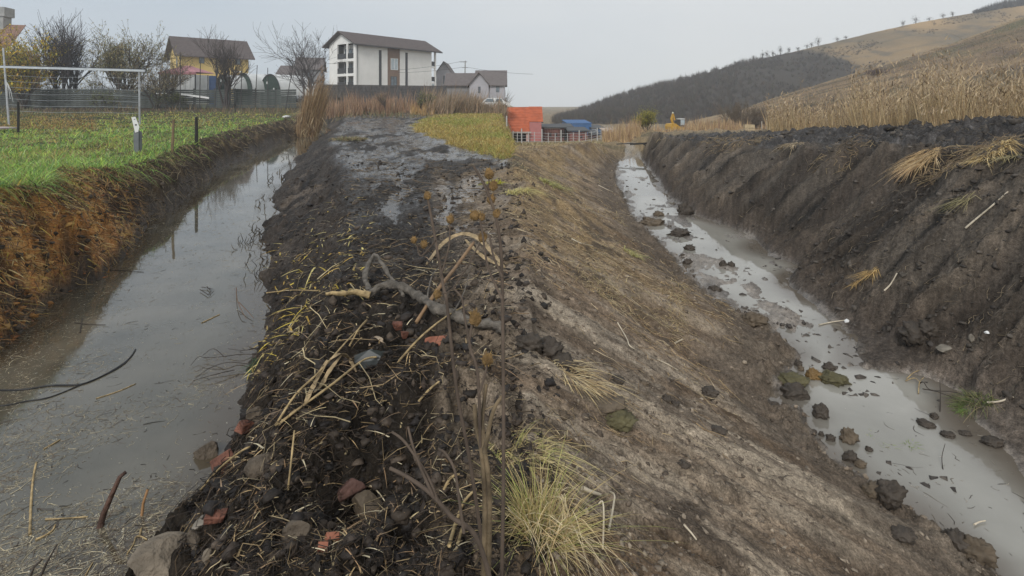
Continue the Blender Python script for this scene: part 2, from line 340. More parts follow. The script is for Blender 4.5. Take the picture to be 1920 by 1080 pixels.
def scat(n, s0, s1, d0, d1, ok, p=1.0, tries=6):
    """random ground points in a fan, kept where ok(q, x, d) -> x, d, z, q"""
    xs, ds, qs = [], [], []; got = 0
    for _ in range(tries):
        s = R.uniform(s0, s1, n * 2); a, b = d0 ** -p, d1 ** -p
        d = (R.uniform(0, 1, n * 2) * (a - b) + b) ** (-1 / p); x = s * d
        q = land(x, d)[1]; m = ok(q, x, d)
        xs.append(x[m]); ds.append(d[m]); got += m.sum()
        if got >= n: break
    x = np.concatenate(xs); d = np.concatenate(ds); i = np.arange(n) % len(x)
    j = np.where(np.arange(n) >= len(x), .03, 0.0); x = x[i] + j * R.standard_normal(n); d = d[i] + j * R.standard_normal(n)
    z, q = ground(x, d); return x, d, z, q
def slope_dir(x, d, e=.08):
    """unit tangent frame of the ground: gradient dz/dx, dz/dd"""
    z0 = land(x, d)[0]; return (land(x + e, d)[0] - z0) / e, (land(x, d + e)[0] - z0) / e

# ------------------------------------------------------------------ helpers: materials
def mat_new(name):
    m = bpy.data.materials.new(name); m.use_nodes = True
    n = m.node_tree.nodes; return m, n, m.node_tree.links.new, n['Principled BSDF']
def mat(name, col, rough=.8, var=.25, scale=6, bump=0.0, bscale=40, metal=0, spec=.3, detail=5, stretch=None):
    m, n, l, b = mat_new(name)
    t = n.new('ShaderNodeTexCoord'); x = n.new('ShaderNodeTexNoise'); x.inputs['Scale'].default_value = scale; x.inputs['Detail'].default_value = detail
    src = t.outputs['Object']
    if stretch:
        mpn = n.new('ShaderNodeMapping'); mpn.inputs['Scale'].default_value = stretch; l(src, mpn.inputs[0]); src = mpn.outputs[0]
    l(src, x.inputs['Vector'])
    r = n.new('ShaderNodeValToRGB'); c = np.array(col)
    r.color_ramp.elements[0].position = .3; r.color_ramp.elements[1].position = .7
    r.color_ramp.elements[0].color = (*np.clip(c * (1 - var), 0, 1), 1); r.color_ramp.elements[1].color = (*np.clip(c * (1 + var), 0, 1), 1)
    l(x.outputs[0], r.inputs[0]); l(r.outputs[0], b.inputs['Base Color'])
    b.inputs['Roughness'].default_value = rough; b.inputs['Metallic'].default_value = metal; b.inputs['Specular IOR Level'].default_value = spec
    if bump:
        y = n.new('ShaderNodeTexNoise'); y.inputs['Scale'].default_value = bscale; y.inputs['Detail'].default_value = 6; l(src, y.inputs['Vector'])
        bp = n.new('ShaderNodeBump'); bp.inputs['Strength'].default_value = bump; bp.inputs['Distance'].default_value = .02
        l(y.outputs[0], bp.inputs['Height']); l(bp.outputs[0], b.inputs['Normal'])
    return m
def mat_attr(name, rough=.75, spec=.25, var=.2, scale=30, bump=0, trans=0):
    m, n, l, b = mat_new(name)
    a = n.new('ShaderNodeAttribute'); a.attribute_name = 'Col'
    t = n.new('ShaderNodeTexCoord'); x = n.new('ShaderNodeTexNoise'); x.inputs['Scale'].default_value = scale; x.inputs['Detail'].default_value = 4
    l(t.outputs['Object'], x.inputs['Vector'])
    mr = n.new('ShaderNodeMapRange'); mr.inputs[1].default_value = .3; mr.inputs[2].default_value = .7; mr.inputs[3].default_value = 1 - var; mr.inputs[4].default_value = 1 + var
    l(x.outputs[0], mr.inputs[0])
    s = n.new('ShaderNodeVectorMath'); s.operation = 'SCALE'; l(a.outputs['Color'], s.inputs[0]); l(mr.outputs[0], s.inputs['Scale']); l(s.outputs[0], b.inputs['Base Color'])
    b.inputs['Roughness'].default_value = rough; b.inputs['Specular IOR Level'].default_value = spec
    if bump:
        bp = n.new('ShaderNodeBump'); bp.inputs['Strength'].default_value = bump; bp.inputs['Distance'].default_value = .02
        l(x.outputs[0], bp.inputs['Height']); l(bp.outputs[0], b.inputs['Normal'])
    if trans:
        tr = n.new('ShaderNodeBsdfTranslucent'); l(s.outputs[0], tr.inputs[0]); mx = n.new('ShaderNodeMixShader'); mx.inputs[0].default_value = trans
        l(b.outputs[0], mx.inputs[1]); l(tr.outputs[0], mx.inputs[2]); l(mx.outputs[0], n['Material Output'].inputs[0])
    return m
M_veg = mat_attr('grass_blades', .6, .3, .25, 8, trans=.3)
M_straw = mat_attr('straw', .55, .35, .25, 25)
M_clod = mat_attr('clods', .7, .35, .35, 30, bump=.6)
M_bark = mat_attr('bark', .85, .2, .3, 20)

def mat_ground():
    m, n, l, b = mat_new('earth')
    a = n.new('ShaderNodeAttribute'); a.attribute_name = 'Col'
    w = n.new('ShaderNodeAttribute'); w.attribute_name = 'wet'
    t = n.new('ShaderNodeTexCoord')
    def noise(s, d=6, r=.6):
        x = n.new('ShaderNodeTexNoise'); x.inputs['Scale'].default_value = s; x.inputs['Detail'].default_value = d; x.inputs['Roughness'].default_value = r
        l(t.outputs['Object'], x.inputs['Vector']); return x.outputs[0]
    n1, n2, n3 = noise(3.5), noise(22, 8, .65), noise(90, 6, .7)
    def mrange(s, lo, hi, a0=.3, a1=.7):
        r = n.new('ShaderNodeMapRange'); r.inputs[1].default_value = a0; r.inputs[2].default_value = a1; r.inputs[3].default_value = lo; r.inputs[4].default_value = hi; l(s, r.inputs[0]); return r.outputs[0]
    def mul(p, q):
        r = n.new('ShaderNodeMath'); r.operation = 'MULTIPLY'; l(p, r.inputs[0]); l(q, r.inputs[1]); return r.outputs[0]
    k = mul(mul(mrange(n1, .82, 1.18), mrange(n2, .58, 1.42)), mrange(n3, .5, 1.5, .34, .66))
    s = n.new('ShaderNodeVectorMath'); s.operation = 'SCALE'; l(a.outputs['Color'], s.inputs[0]); l(k, s.inputs['Scale']); l(s.outputs[0], b.inputs['Base Color'])
    # wet skin: smooth where the attribute and the noise say so
    ad = n.new('ShaderNodeMath'); ad.operation = 'ADD'; l(w.outputs['Fac'], ad.inputs[0]); l(mrange(n2, -.3, .3), ad.inputs[1])
    rr = n.new('ShaderNodeMapRange'); rr.inputs[1].default_value = .1; rr.inputs[2].default_value = .9; rr.inputs[3].default_value = .88; rr.inputs[4].default_value = .16; l(ad.outputs[0], rr.inputs[0])
    l(rr.outputs[0], b.inputs['Roughness'])
    sp = n.new('ShaderNodeMapRange'); sp.inputs[1].default_value = 0; sp.inputs[2].default_value = 1; sp.inputs[3].default_value = .06; sp.inputs[4].default_value = .6; l(w.outputs['Fac'], sp.inputs[0]); l(sp.outputs[0], b.inputs['Specular IOR Level'])
    hs = n.new('ShaderNodeMath'); hs.operation = 'MULTIPLY_ADD'; hs.inputs[1].default_value = .35; l(n3, hs.inputs[0]); l(n2, hs.inputs[2])
    bs = n.new('ShaderNodeMapRange'); bs.inputs[1].default_value = .3; bs.inputs[2].default_value = 1.0; bs.inputs[3].default_value = .8; bs.inputs[4].default_value = .12; l(ad.outputs[0], bs.inputs[0])
    bp = n.new('ShaderNodeBump'); l(bs.outputs[0], bp.inputs['Strength']); bp.inputs['Distance'].default_value = .035; l(hs.outputs[0], bp.inputs['Height']); l(bp.outputs[0], b.inputs['Normal'])
    return m
M_earth = mat_ground()

# ------------------------------------------------------------------ ground
def mixc(C, col, w): return C + (np.array(col) - C) * np.clip(w, 0, 1)[:, None]
def ground_colour(x, d, z, q):
    n0 = fbm(x * .5, d * .4, 4, 41); n1 = fbm(x * 1.4, d * 1.1, 4, 42); n2 = fbm(x * 4, d * 4, 4, 43); n3 = fbm(x * 12, d * 12, 3, 44)
    C = np.zeros((len(x), 3)) + np.array([.10, .085, .06]); wet = np.zeros(len(x)) + .1
    # left meadow soil under the grass
    f = band(q, -1, 1, .06); C = mixc(C, (.045, .055, .022), f); C = mixc(C, (.13, .10, .04), f * sst(.0, .5, n1))
    f2 = f * sst(53, 56, d + 3 * n0) * (1 - sst(66, 72, d)); C = mixc(C, (.075, .055, .042), f2)
    dug = band(q, -1, 1, .02) * np.exp(-(((x + 33) / 2.4) ** 2 + ((d - 42) / 3.0) ** 2) * 1.3); C = mixc(C, (.045, .035, .028), sst(.25, .5, dug + .2 * n2))
    # left bank face
    f = band(q, 1.03, 3.3, .07); C = mixc(C, (.052, .039, .027), f); C = mixc(C, (.10, .07, .04), f * sst(0, .5, n2))
    og = f * (1 - sst(9.0, 10.6, d + 1.2 * n1)) * (1 - sst(2.75, 3.0, q)); C = mixc(C, (.40, .185, .055), og * sst(-.2, .2, n1 + .6 * n2)); C = mixc(C, (.56, .32, .11), og * sst(.15, .5, n2 + .6 * n3)); C = mixc(C, (.05, .032, .02), og * sst(-.05, .3, -n1 - .5 * n2 - .3 * n3))
    wet += .35 * band(q, 2.5, 3.5, .2)
    # slope and spoil between the left canal and the track
    f = band(q, 5.2, 7.2, .2); C = mixc(C, (.042, .033, .026), f); C = mixc(C, (.095, .074, .056), f * sst(.1, .55, n1)); C = mixc(C, (.018, .014, .011), f * sst(.05, .45, -n2)); wet += f * .2
    f = band(q, 7.0, 10.4, .2); C = mixc(C, (.036, .031, .027), f); C = mixc(C, (.07, .06, .05), f * sst(.1, .6, n1)); wet += f * (.20 + .75 * 1.15 * sst(6, 10, d) * sst(-.25, .2, fbm(x * 1.2, d * .5, 3, 45)))
    f = (1 - sst(3.4, 5.2, d)) * band(q, 5.9, 10.2, .2); C = mixc(C, (.022, .017, .012), f * .85); C = mixc(C, (.075, .05, .03), f * sst(.25, .6, n1 + .3 * n2)); wet = wet * (1 - .6 * f)  # dark mud near by, with the shade of the hollows put into its colour
    # yellow meadow beyond the track
    f = band(q, 9.02, 10.95, .05) * sst(14.2, 15.6, d + .6 * n1); C = mixc(C, (.26, .20, .05), f); wet *= (1 - .8 * f)
    # bank of the right-hand ditch
    fd = np.clip(d / 4, .45, 3); seam = sst(-.34, .34, x / fd + .85 * fbm(x * 2.2 / fd, d * 1.6 / fd, 5, 51)) * (1 - sst(13.55, 13.85, q)) * (q > 7)
    f = np.where(d < 15, seam, band(q, 11.0, 13.7, .12))
    C = mixc(C, (.235, .172, .117), f); wet = wet * (1 - .8 * f); C = mixc(C, (.335, .275, .205), f * sst(-.15, .4, fbm(x * .35 + d * .1, d * 2.6, 4, 46) + .55 * (1 - sst(4.0, 6.2, d + x * .35)) - .12))
    g3 = 1 - np.abs(vnoise(d * 2.6 + .35 * x, x * .35 + 8, 54)); g5 = 1 - np.abs(vnoise(d * 4.2 + .6 * x + 5, x * .4, 58)); C = mixc(C, (.085, .06, .042), f * g3 ** 6 * .85); C = mixc(C, (.34, .285, .22), f * g5 ** 6 * .75); g6 = 1 - np.abs(vnoise(d * 9 + 1.3 * x, x * .7 + 2, 59)); C = mixc(C, (.10, .074, .054), f * g6 ** 5 * .75)  # dark in the grooves is painted-in shade; the other streaks are smear tone
    C = mixc(C, (.14, .098, .064), f * sst(.12, .5, fbm(x * .6 + 9, d * 1.6, 4, 47) + .25 * n2))
    C = mixc(C, (.27, .19, .10), f * sst(4.8, 8.0, d + n0 * 1.5) * (1 - sst(12.3, 13.0, q + .4 * n1)) * sst(-.45, .25, n1 + .3 * n2))
    C = mixc(C, (.085, .066, .05), f * sst(.22, .5, n2 + .4 * n1) * .8); wet += f * .12
    C = mixc(C, (.12, .095, .072), band(q, 12.8, 14.1, .1) * .8)
    # stream bed, spits, foot of the far bank
    f = band(q, 14.0, 18.0, .15); C = mixc(C, (.13, .112, .095), f); C = mixc(C, (.21, .18, .15), f * sst(-.1, .4, n1)); wet += f * .6
    C = mixc(C, (.075, .059, .046), band(q, 17.15, 18.4, .2)); C = mixc(C, (.13, .104, .082), band(q, 17.3, 18.2, .2) * (1 - sst(7, 8.5, d)) * sst(-.1, .4, n1)); wet = wet * (1 - .6 * band(q, 17.1, 18.4, .2))
    # dark far bank
    f = band(q, 18.15, 19.2, .15); g1 = 1 - np.abs(vnoise(d * 1.25 + .12 * x, x * .22 + 3, 52)); g2 = 1 - np.abs(vnoise(d * 3.1 + .1 * x, x * .3, 53)); C = mixc(C, (.058, .046, .036), f); C = mixc(C, (.026, .020, .015), f * sst(.25, .75, np.abs(vnoise(d * 1.25 + .12 * x + .22, x * .22 + 3, 52))) * .8); C = mixc(C, (.155, .122, .09), f * np.clip(g1 ** 7 * .9 + g2 ** 7 * .5, 0, 1)); C = mixc(C, (.092, .076, .06), f * sst(.0, .4, fbm(x * .45, d * 3.4, 4, 48) + .2 * n1)); C = mixc(C, (.021, .018, .015), f * sst(.1, .5, fbm(x * .5 + 7, d * 3.0, 4, 49) + .2 * n2)); wet += f * .12  # ridge tops lightened and grooves darkened, standing in for shading that flat light lacks
    f = band(q, 19.1, 20.9, .12); C = mixc(C, (.038, .033, .03), f); C = mixc(C, (.11, .10, .094), f * sst(.1, .6, n2)); C = mixc(C, (.018, .015, .013), f * sst(.1, .5, -n2)); wet += f * .2
    f = band(q, 20.9, 23, .1) * 1.0; C = mixc(C, (.22, .165, .09), f)
    # far ground right of the seam
    f = sst(26, 31, d) * band(q, 11, 23, .03); C = mixc(C, (.23, .17, .095), f)
    C = mixc(C, (.12, .10, .06), sst(.1, .5, n0) * f)
    f = sst(64, 74, d) * (1 - sst(10.5, 11, q)); C = mixc(C, (.16, .125, .075), f)
    gr = np.where((q > 1.2) & (q < 20.9), np.where((q > 11) & (q < 13.8), .6, 1.0), .4); C = C * (1 + gr * (.38 * fbm(x * 8, d * 8, 3, 73) + .42 * fbm(x * 24, d * 24, 3, 74)))[:, None]
    return np.clip(C, .01, .9), np.clip(wet, 0, 1)
def build_ground():
    t = np.linspace(0, 1, 700); p = .62; a, b = .8 ** -p, 64 ** -p
    ds = (a + (b - a) * t) ** (-1 / p); ds = np.concatenate([ds, np.geomspace(66, 640, 26)])
    ss = np.linspace(-1.25, 1.25, 1120)
    Dg, Sg = np.meshgrid(ds, ss, indexing='ij'); X = (Sg * (Dg + .5)).ravel(); Y = Dg.ravel()
    z, q = land(X, Y); rl = relief(X, Y, q); z = z + rl
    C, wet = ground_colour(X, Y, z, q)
    flat = (np.abs(rl / np.interp(Y, [0, 20, 45], [1, 1.2, 1.5]) - PUDDLE - .012 * fbm(X * .4, Y * .2, 2, 57)) < 1e-6) & (q > 7) & (q < 9.4) & (Y < 45); wet = np.where(flat, 1.25, wet)
    nr, nc = Dg.shape; i = np.arange(nr - 1)[:, None] * nc; j = np.arange(nc - 1)[None, :]
    Q = np.stack([i + j, i + j + 1, i + nc + j + 1, i + nc + j], -1).reshape(-1, 4)
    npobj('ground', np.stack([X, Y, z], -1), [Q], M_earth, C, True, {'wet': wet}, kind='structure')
build_ground()

# ------------------------------------------------------------------ water
def mat_water(name, col, col2, bump, scale, silt, rough=.03):
    m, n, l, b = mat_new(name)
    t = n.new('ShaderNodeTexCoord')
    x = n.new('ShaderNodeTexNoise'); x.inputs['Scale'].default_value = scale; x.inputs['Detail'].default_value = 6; l(t.outputs['Object'], x.inputs['Vector'])
    r = n.new('ShaderNodeValToRGB'); r.color_ramp.elements[0].position = .35; r.color_ramp.elements[1].position = .68
    r.color_ramp.elements[0].color = (*col, 1); r.color_ramp.elements[1].color = (*col2, 1); l(x.outputs[0], r.inputs[0]); sa = n.new('ShaderNodeAttribute'); sa.attribute_name = 'silt'; mx = n.new('ShaderNodeMixRGB'); mx.inputs[2].default_value = (*silt, 1); l(sa.outputs['Fac'], mx.inputs[0]); l(r.outputs[0], mx.inputs[1]); l(mx.outputs[0], b.inputs['Base Color'])
    y = n.new('ShaderNodeTexNoise'); y.inputs['Scale'].default_value = 5; y.inputs['Detail'].default_value = 3; l(t.outputs['Object'], y.inputs['Vector'])
    bp = n.new('ShaderNodeBump'); bp.inputs['Strength'].default_value = bump; bp.inputs['Distance'].default_value = .01; l(y.outputs[0], bp.inputs['Height']); l(bp.outputs[0], b.inputs['Normal'])
    b.inputs['Roughness'].default_value = rough; b.inputs['IOR'].default_value = 1.6
    return m
def strip(name, ka, kb, d0, d1, z, m, ex):
    nd, na = 160, 25; ds = np.geomspace(d0, d1, nd); XX, _ = lines(ds); xa = XX[QI[ka]] - ex; xb = XX[QI[kb]] + ex; t = np.linspace(0, 1, na)
    X = xa[:, None] + (xb - xa)[:, None] * t; Y = np.repeat(ds[:, None], na, 1); e = np.minimum(X - xa[:, None], xb[:, None] - X) - ex
    edge = 1 - sst(0, 1, (e + .25 * fbm(X * 1.5, Y * 1.2, 4, 77)) / .55)
    i = np.arange(nd - 1)[:, None] * na; j = np.arange(na - 1)[None, :]; Q = np.stack([i + j, i + j + 1, i + na + j + 1, i + na + j], -1).reshape(-1, 4)
    npobj(name, np.stack([X.ravel(), Y.ravel(), 0 * X.ravel() + z], -1), [Q], m, None, True, {'silt': edge.ravel()}, kind='structure')
strip('canal_water', 'A', 'B', .8, 56, EYE - 2.4, mat_water('canal_water', (.068, .062, .044), (.135, .12, .09), .06, 1.3, (.07, .052, .032)), .5)
strip('stream_water', 'F', 'G', .8, 30.5, EYE - 3.0, mat_water('stream_water', (.23, .22, .19), (.34, .325, .285), .05, .8, (.12, .10, .078)), .35)
# ------------------------------------------------------------------ hills
def hill(name, us, vc, dbase, dcrest, zbase, colfn, seed, rough=1.0, nt_=110, nu=260, shape=.9):
    u = np.linspace(us[0], us[-1], nu); c = np.interp(u, us, vc); t = np.concatenate([np.linspace(0, 1, nt_), np.linspace(1.03, 1.5, 14)])
    U, T = np.meshgrid(u, t, indexing='ij'); Cv = np.interp(U, us, vc)
    dc = dcrest(U) if callable(dcrest) else dcrest + 0 * U; db = dbase(U) if callable(dbase) else dbase + 0 * U
    D = db + (dc - db) * T; zc = EYE - (Cv - VH) / F * dc
    X = (U - UC) / F * D
    Tm = np.minimum(T, 1); Z = zbase + (zc - zbase) * Tm ** shape - np.maximum(T - 1, 0) * (zc - zbase) * .9
    nz = fbm(X * .05, D * .05, 5, seed) * rough * 2.0 * np.sin(np.pi * np.clip(T, 0, 1)) + fbm(X * .3, D * .3, 4, seed + 2) * rough * .25
    Z = Z + nz
    C = colfn(X.ravel(), D.ravel(), U.ravel(), T.ravel())
    i = np.arange(nu - 1)[:, None] * len(t); j = np.arange(len(t) - 1)[None, :]
    Q = np.stack([i + j, i + len(t) + j, i + len(t) + j + 1, i + j + 1], -1).reshape(-1, 4)
    npobj(name, np.stack([X.ravel(), D.ravel(), Z.ravel()], -1), [Q], M_earth, np.clip(C, .01, .9), True, kind='structure')
    def pos(uu, tt):
        uu = np.asarray(uu, float); tt = np.asarray(tt, float); cc = np.interp(uu, us, vc)
        dd0 = dcrest(uu) if callable(dcrest) else dcrest + 0 * uu; bb = dbase(uu) if callable(dbase) else dbase + 0 * uu
        dd = bb + (dd0 - bb) * tt; zc_ = EYE - (cc - VH) / F * dd0; x = (uu - UC) / F * dd
        z = zbase + (zc_ - zbase) * np.minimum(tt, 1) ** shape + fbm(x * .05, dd * .05, 5, seed) * rough * 2.0 * np.sin(np.pi * np.clip(tt, 0, 1)) + fbm(x * .3, dd * .3, 4, seed + 2) * rough * .25
        return x, dd, z
    return pos
FU = [930, 960, 1010, 1060, 1120, 1180, 1300, 1500]; FV = [236, 230, 217, 209, 204, 202, 215, 260]
def c_far(x, d, u, t):
    C = np.zeros((len(x), 3)) + (.115, .105, .075); return mixc(C, (.16, .135, .09), sst(-.2, .4, fbm(x * .03, d * .02, 4, 61)))
hill('distant_hill', FU, FV, 330, 460, -5, c_far, 60, 1.0, 40, 80)
RU = [1000, 1040, 1085, 1150, 1230, 1300, 1400, 1480, 1560, 1640, 1700, 1780, 1920, 2100, 2400]
RV = [235, 222, 208, 184, 160, 144, 116, 99, 80, 60, 47, 32, 8, -25, -80]
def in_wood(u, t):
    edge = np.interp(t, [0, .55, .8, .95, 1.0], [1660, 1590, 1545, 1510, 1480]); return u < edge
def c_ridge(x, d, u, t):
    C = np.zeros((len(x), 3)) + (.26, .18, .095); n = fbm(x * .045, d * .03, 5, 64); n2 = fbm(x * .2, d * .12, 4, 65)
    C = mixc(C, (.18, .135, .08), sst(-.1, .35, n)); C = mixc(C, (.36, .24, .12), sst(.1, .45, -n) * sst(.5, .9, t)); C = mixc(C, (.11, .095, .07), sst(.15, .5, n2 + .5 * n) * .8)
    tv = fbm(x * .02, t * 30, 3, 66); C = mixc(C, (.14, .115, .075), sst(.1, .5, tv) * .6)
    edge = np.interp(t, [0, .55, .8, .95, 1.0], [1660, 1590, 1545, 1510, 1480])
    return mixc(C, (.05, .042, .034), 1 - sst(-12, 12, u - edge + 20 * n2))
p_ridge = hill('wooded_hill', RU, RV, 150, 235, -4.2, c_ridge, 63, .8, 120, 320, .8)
SU = [1290, 1340, 1420, 1560, 1700, 1800, 1920, 2100, 2400]; SV = [252, 228, 194, 150, 109, 76, 30, -45, -160]
def c_spur(x, d, u, t):
    C = np.zeros((len(x), 3)) + (.185, .13, .08); n = fbm(x * .1, d * .1, 5, 68)
    tv = fbm(x * .05 + d * .01, t * 16 + x * .06, 4, 69, .6); C = mixc(C, (.115, .09, .055), sst(.0, .4, tv)); C = mixc(C, (.29, .205, .12), sst(.05, .4, -tv) * .8)
    C = mixc(C, (.12, .115, .06), sst(.05, .5, n) * sst(1650, 1850, u) * .8); C = mixc(C, (.30, .22, .13), sst(.94, .99, t)); return mixc(C, (.10, .075, .06), sst(.2, .5, fbm(x * .35, d * .3, 4, 70)) * .7)
p_spur = hill('grassy_hill', SU, SV, 62, lambda u: np.interp(u, [1290, 1500, 1920, 2400], [112, 112, 105, 95]), 0, c_spur, 67, .5, 130, 300, .92)

def brush_mesh(P, h, spread, n, cols, width, jit=.18):
    """bare, broom-like crowns: n upright twigs for every root point"""
    m = len(P); rep = np.repeat(np.arange(m), n)
    a = R.uniform(0, 6.28, m * n); r = np.sqrt(R.uniform(0, 1, m * n)) * spread[rep]
    hh = h[rep] * R.uniform(.45, 1.0, m * n) * (1 - .35 * (r / spread[rep]) ** 2)
    start = P[rep] + np.stack([np.cos(a) * r * .25, np.sin(a) * r * .25, hh * R.uniform(0, .45, m * n)], -1)
    up = np.stack([np.cos(a) * r * .8, np.sin(a) * r * .8, hh * R.uniform(.4, .75, m * n)], -1)
    cc = cols[rep] * (1 + jit * R.standard_normal((m * n, 1)))
    return blades(start, up, width[rep] if np.ndim(width) else np.full(m * n, width), np.clip(cc, .01, .8), seg=2, droop=R.uniform(-.1, .1, m * n))
# the wood on the hillside: one mass
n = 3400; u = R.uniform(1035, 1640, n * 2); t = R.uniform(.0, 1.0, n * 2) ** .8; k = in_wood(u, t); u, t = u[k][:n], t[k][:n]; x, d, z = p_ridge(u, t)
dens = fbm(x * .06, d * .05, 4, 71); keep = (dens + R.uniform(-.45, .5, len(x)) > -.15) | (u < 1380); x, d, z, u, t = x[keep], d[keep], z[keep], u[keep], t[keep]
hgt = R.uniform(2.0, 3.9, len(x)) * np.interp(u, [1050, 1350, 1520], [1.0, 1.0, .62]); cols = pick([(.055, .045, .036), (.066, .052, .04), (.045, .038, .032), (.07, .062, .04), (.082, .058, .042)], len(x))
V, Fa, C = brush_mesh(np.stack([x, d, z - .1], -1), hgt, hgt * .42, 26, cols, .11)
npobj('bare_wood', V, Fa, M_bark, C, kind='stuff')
# scrub at the foot of the grassy hill and patches on the slopes
u = R.uniform(1400, 1640, 420); t = np.abs(R.normal(.06, .09, 420)); x, d, z = p_spur(u, t); hgt = R.uniform(.8, 2.2, 420); cols = pick([(.10, .075, .06), (.13, .095, .07), (.085, .07, .05)], 420)
V, Fa, C = brush_mesh(np.stack([x, d, z], -1), hgt, hgt * .6, 22, cols, .07); npobj('scrub', V, Fa, M_bark, C, kind='stuff')
n = 2400; u = R.uniform(1480, 1960, n); t = R.uniform(.15, .97, n); x, d, z = p_ridge(u, t); k = ~in_wood(u, t) & (fbm(x * .07, d * .06, 3, 72) > .05); x, d, z = x[k], d[k], z[k]; hgt = R.uniform(.4, 1.5, len(x)); cols = pick([(.10, .075, .055), (.08, .066, .046), (.13, .10, .065)], len(x))
V, Fa, C = brush_mesh(np.stack([x, d, z], -1), hgt, hgt * .7, 18, cols, .1); npobj('hillside_scrub', V, Fa, M_bark, C, kind='stuff')
n = 5200; u = R.uniform(1330, 1960, n); t = R.uniform(.02, 1.0, n); x, d, z = p_spur(u, t)
P = np.repeat(np.stack([x, d, z], -1), 3, 0) + R.normal(0, .35, (n * 3, 3)) * [1, 1, 0]
V, Fa, C = blades(P, np.stack([R.normal(0, .12, n * 3), R.normal(0, .12, n * 3), R.uniform(.15, .5, n * 3)], -1), np.full(n * 3, .12), pick([(.25, .18, .10), (.17, .125, .075), (.32, .23, .13), (.13, .12, .06)], n * 3), seg=1)
npobj('hill_grass', V, Fa, M_straw, C, kind='stuff')
# trees one can tell apart along the ridge
def ridge_tree(i, u, h, sp, label, dense=26, t=1.0):
    x, d, z = (float(q) for q in p_ridge(u, t)); h *= .85; sp *= 1.1; o = thing('hill_tree', label, 'tree', (x, d, z - .2 * h), 0, 'bare trees along the hill ridge')
    m = dense * 4; e = R.normal(0, 1, (m, 3)); e /= np.linalg.norm(e, axis=1, keepdims=True); e *= R.uniform(.1, 1, (m, 1)) ** .9 * (1 + .5 * np.sin(e[:, :1] * 5 + i) * np.cos(e[:, 2:] * 4 + i)); P = e * [sp * .62, sp * .62, h * .40] + [0, 0, h * .56]
    V, Fa, C = blades(P, np.stack([e[:, 0] * .5, e[:, 1] * .5, R.uniform(.3, 1, m)], -1) * h * .16, np.full(m, .15), pick([(.055, .048, .042), (.045, .04, .036)], m), seg=1)
    npobj('crown', V, Fa, M_bark, C, parent=o)
    mb = MB(); mb.tube([(0, 0, 0), (.03, 0, h * .3), (0, .02, h * .62)], [.16, .12, .05], 5); mb.build('trunk', M_trunk, o)
M_trunk = mat('dark_bark', (.075, .06, .05), .9, .3, 8, .4, 30)
for i, (u, h, sp, lb) in enumerate([
    (1378, 3.0, 1.1, 'low bare bush first on the open ridge after the wood'), (1392, 3.2, 1.2, 'low bare tree beside the first bush on the open ridge'),
    (1413, 3.6, 1.2, 'thin bare tree on the ridge where the wood thins out'), (1430, 5.0, 1.2, 'tall upright bare tree on the ridge left of a paired one'), (1438, 4.8, 1.4, 'slender bare tree close beside another on the ridge'),
    (1449, 4.2, 1.2, 'rounded bare tree just left of the tallest ridge tree'), (1463, 6.3, 1.5, 'tallest dark bare tree above the wood on the ridge'), (1479, 4.2, 1.3, 'bare tree just right of the tallest ridge tree'),
    (1496, 2.8, 1.3, 'thin pale bush on the ridge at the top of the grass strip'), (1513, 3.4, 1.4, 'low bush on the bare ridge right of the wood'), (1522, 3.8, 1.5, 'bush beside the large rounded ridge tree'),
    (1534, 6.0, 2.0, 'large rounded bare tree alone above the grassy strip'), (1570, 3.0, 2.0, 'flat low bush on the grassy ridge'), (1586, 2.6, 1.6, 'small low bush on the grassy ridge beside a flat one'),
    (1693, 3.8, 1.4, 'small bush standing left of the dark rounded bush on the skyline'), (1717, 5.2, 2.6, 'dark rounded bush on the skyline of the grassy hill'), (1742, 2.6, 2.2, 'flat dark bush right of the rounded one on the skyline'),
    (1768, 3.6, 1.8, 'dark bush midway between the rounded bush and the skyline hedge'), (1786, 3.6, 1.2, 'small dark round bush nearest the skyline hedge')]):
    ridge_tree(i, u, h, sp, lb, 50)
u = np.concatenate([np.linspace(1828, 1930, 60), R.uniform(1828, 1990, 90)]); t = R.uniform(.98, 1.03, 150); x, d, z = p_ridge(u, t)
V, Fa, C = brush_mesh(np.stack([x, d, z - .3], -1), np.interp(u, [1828, 1860, 1990], [2.2, 4.6, 6.5]), np.full(150, 1.6), 34, pick([(.06, .058, .055)], 150), .22); npobj('hedge', V, Fa, M_bark, C, label='long dark hedge on the skyline of the hill', cat='hedge')
x, d, z = (float(q) for q in p_spur(1643, .78)); o = thing('shrub', 'lone reddish bare bush on the brown hillside', 'bush', (x, d, z))
V, Fa, C = brush_mesh(R.normal(0, .9, (14, 3)) * [1, .6, 0], np.full(14, 1.9), np.full(14, .9), 40, pick([(.115, .07, .055)], 14), .05); npobj('crown', V, Fa, M_bark, C, parent=o)
mb = MB(); [mb.tube([(k * .25 - .5, 0, -.1), (k * .3 - .6, .05, .9)], [.05, .02], 4) for k in range(5)]; mb.build('stem', M_trunk, o)

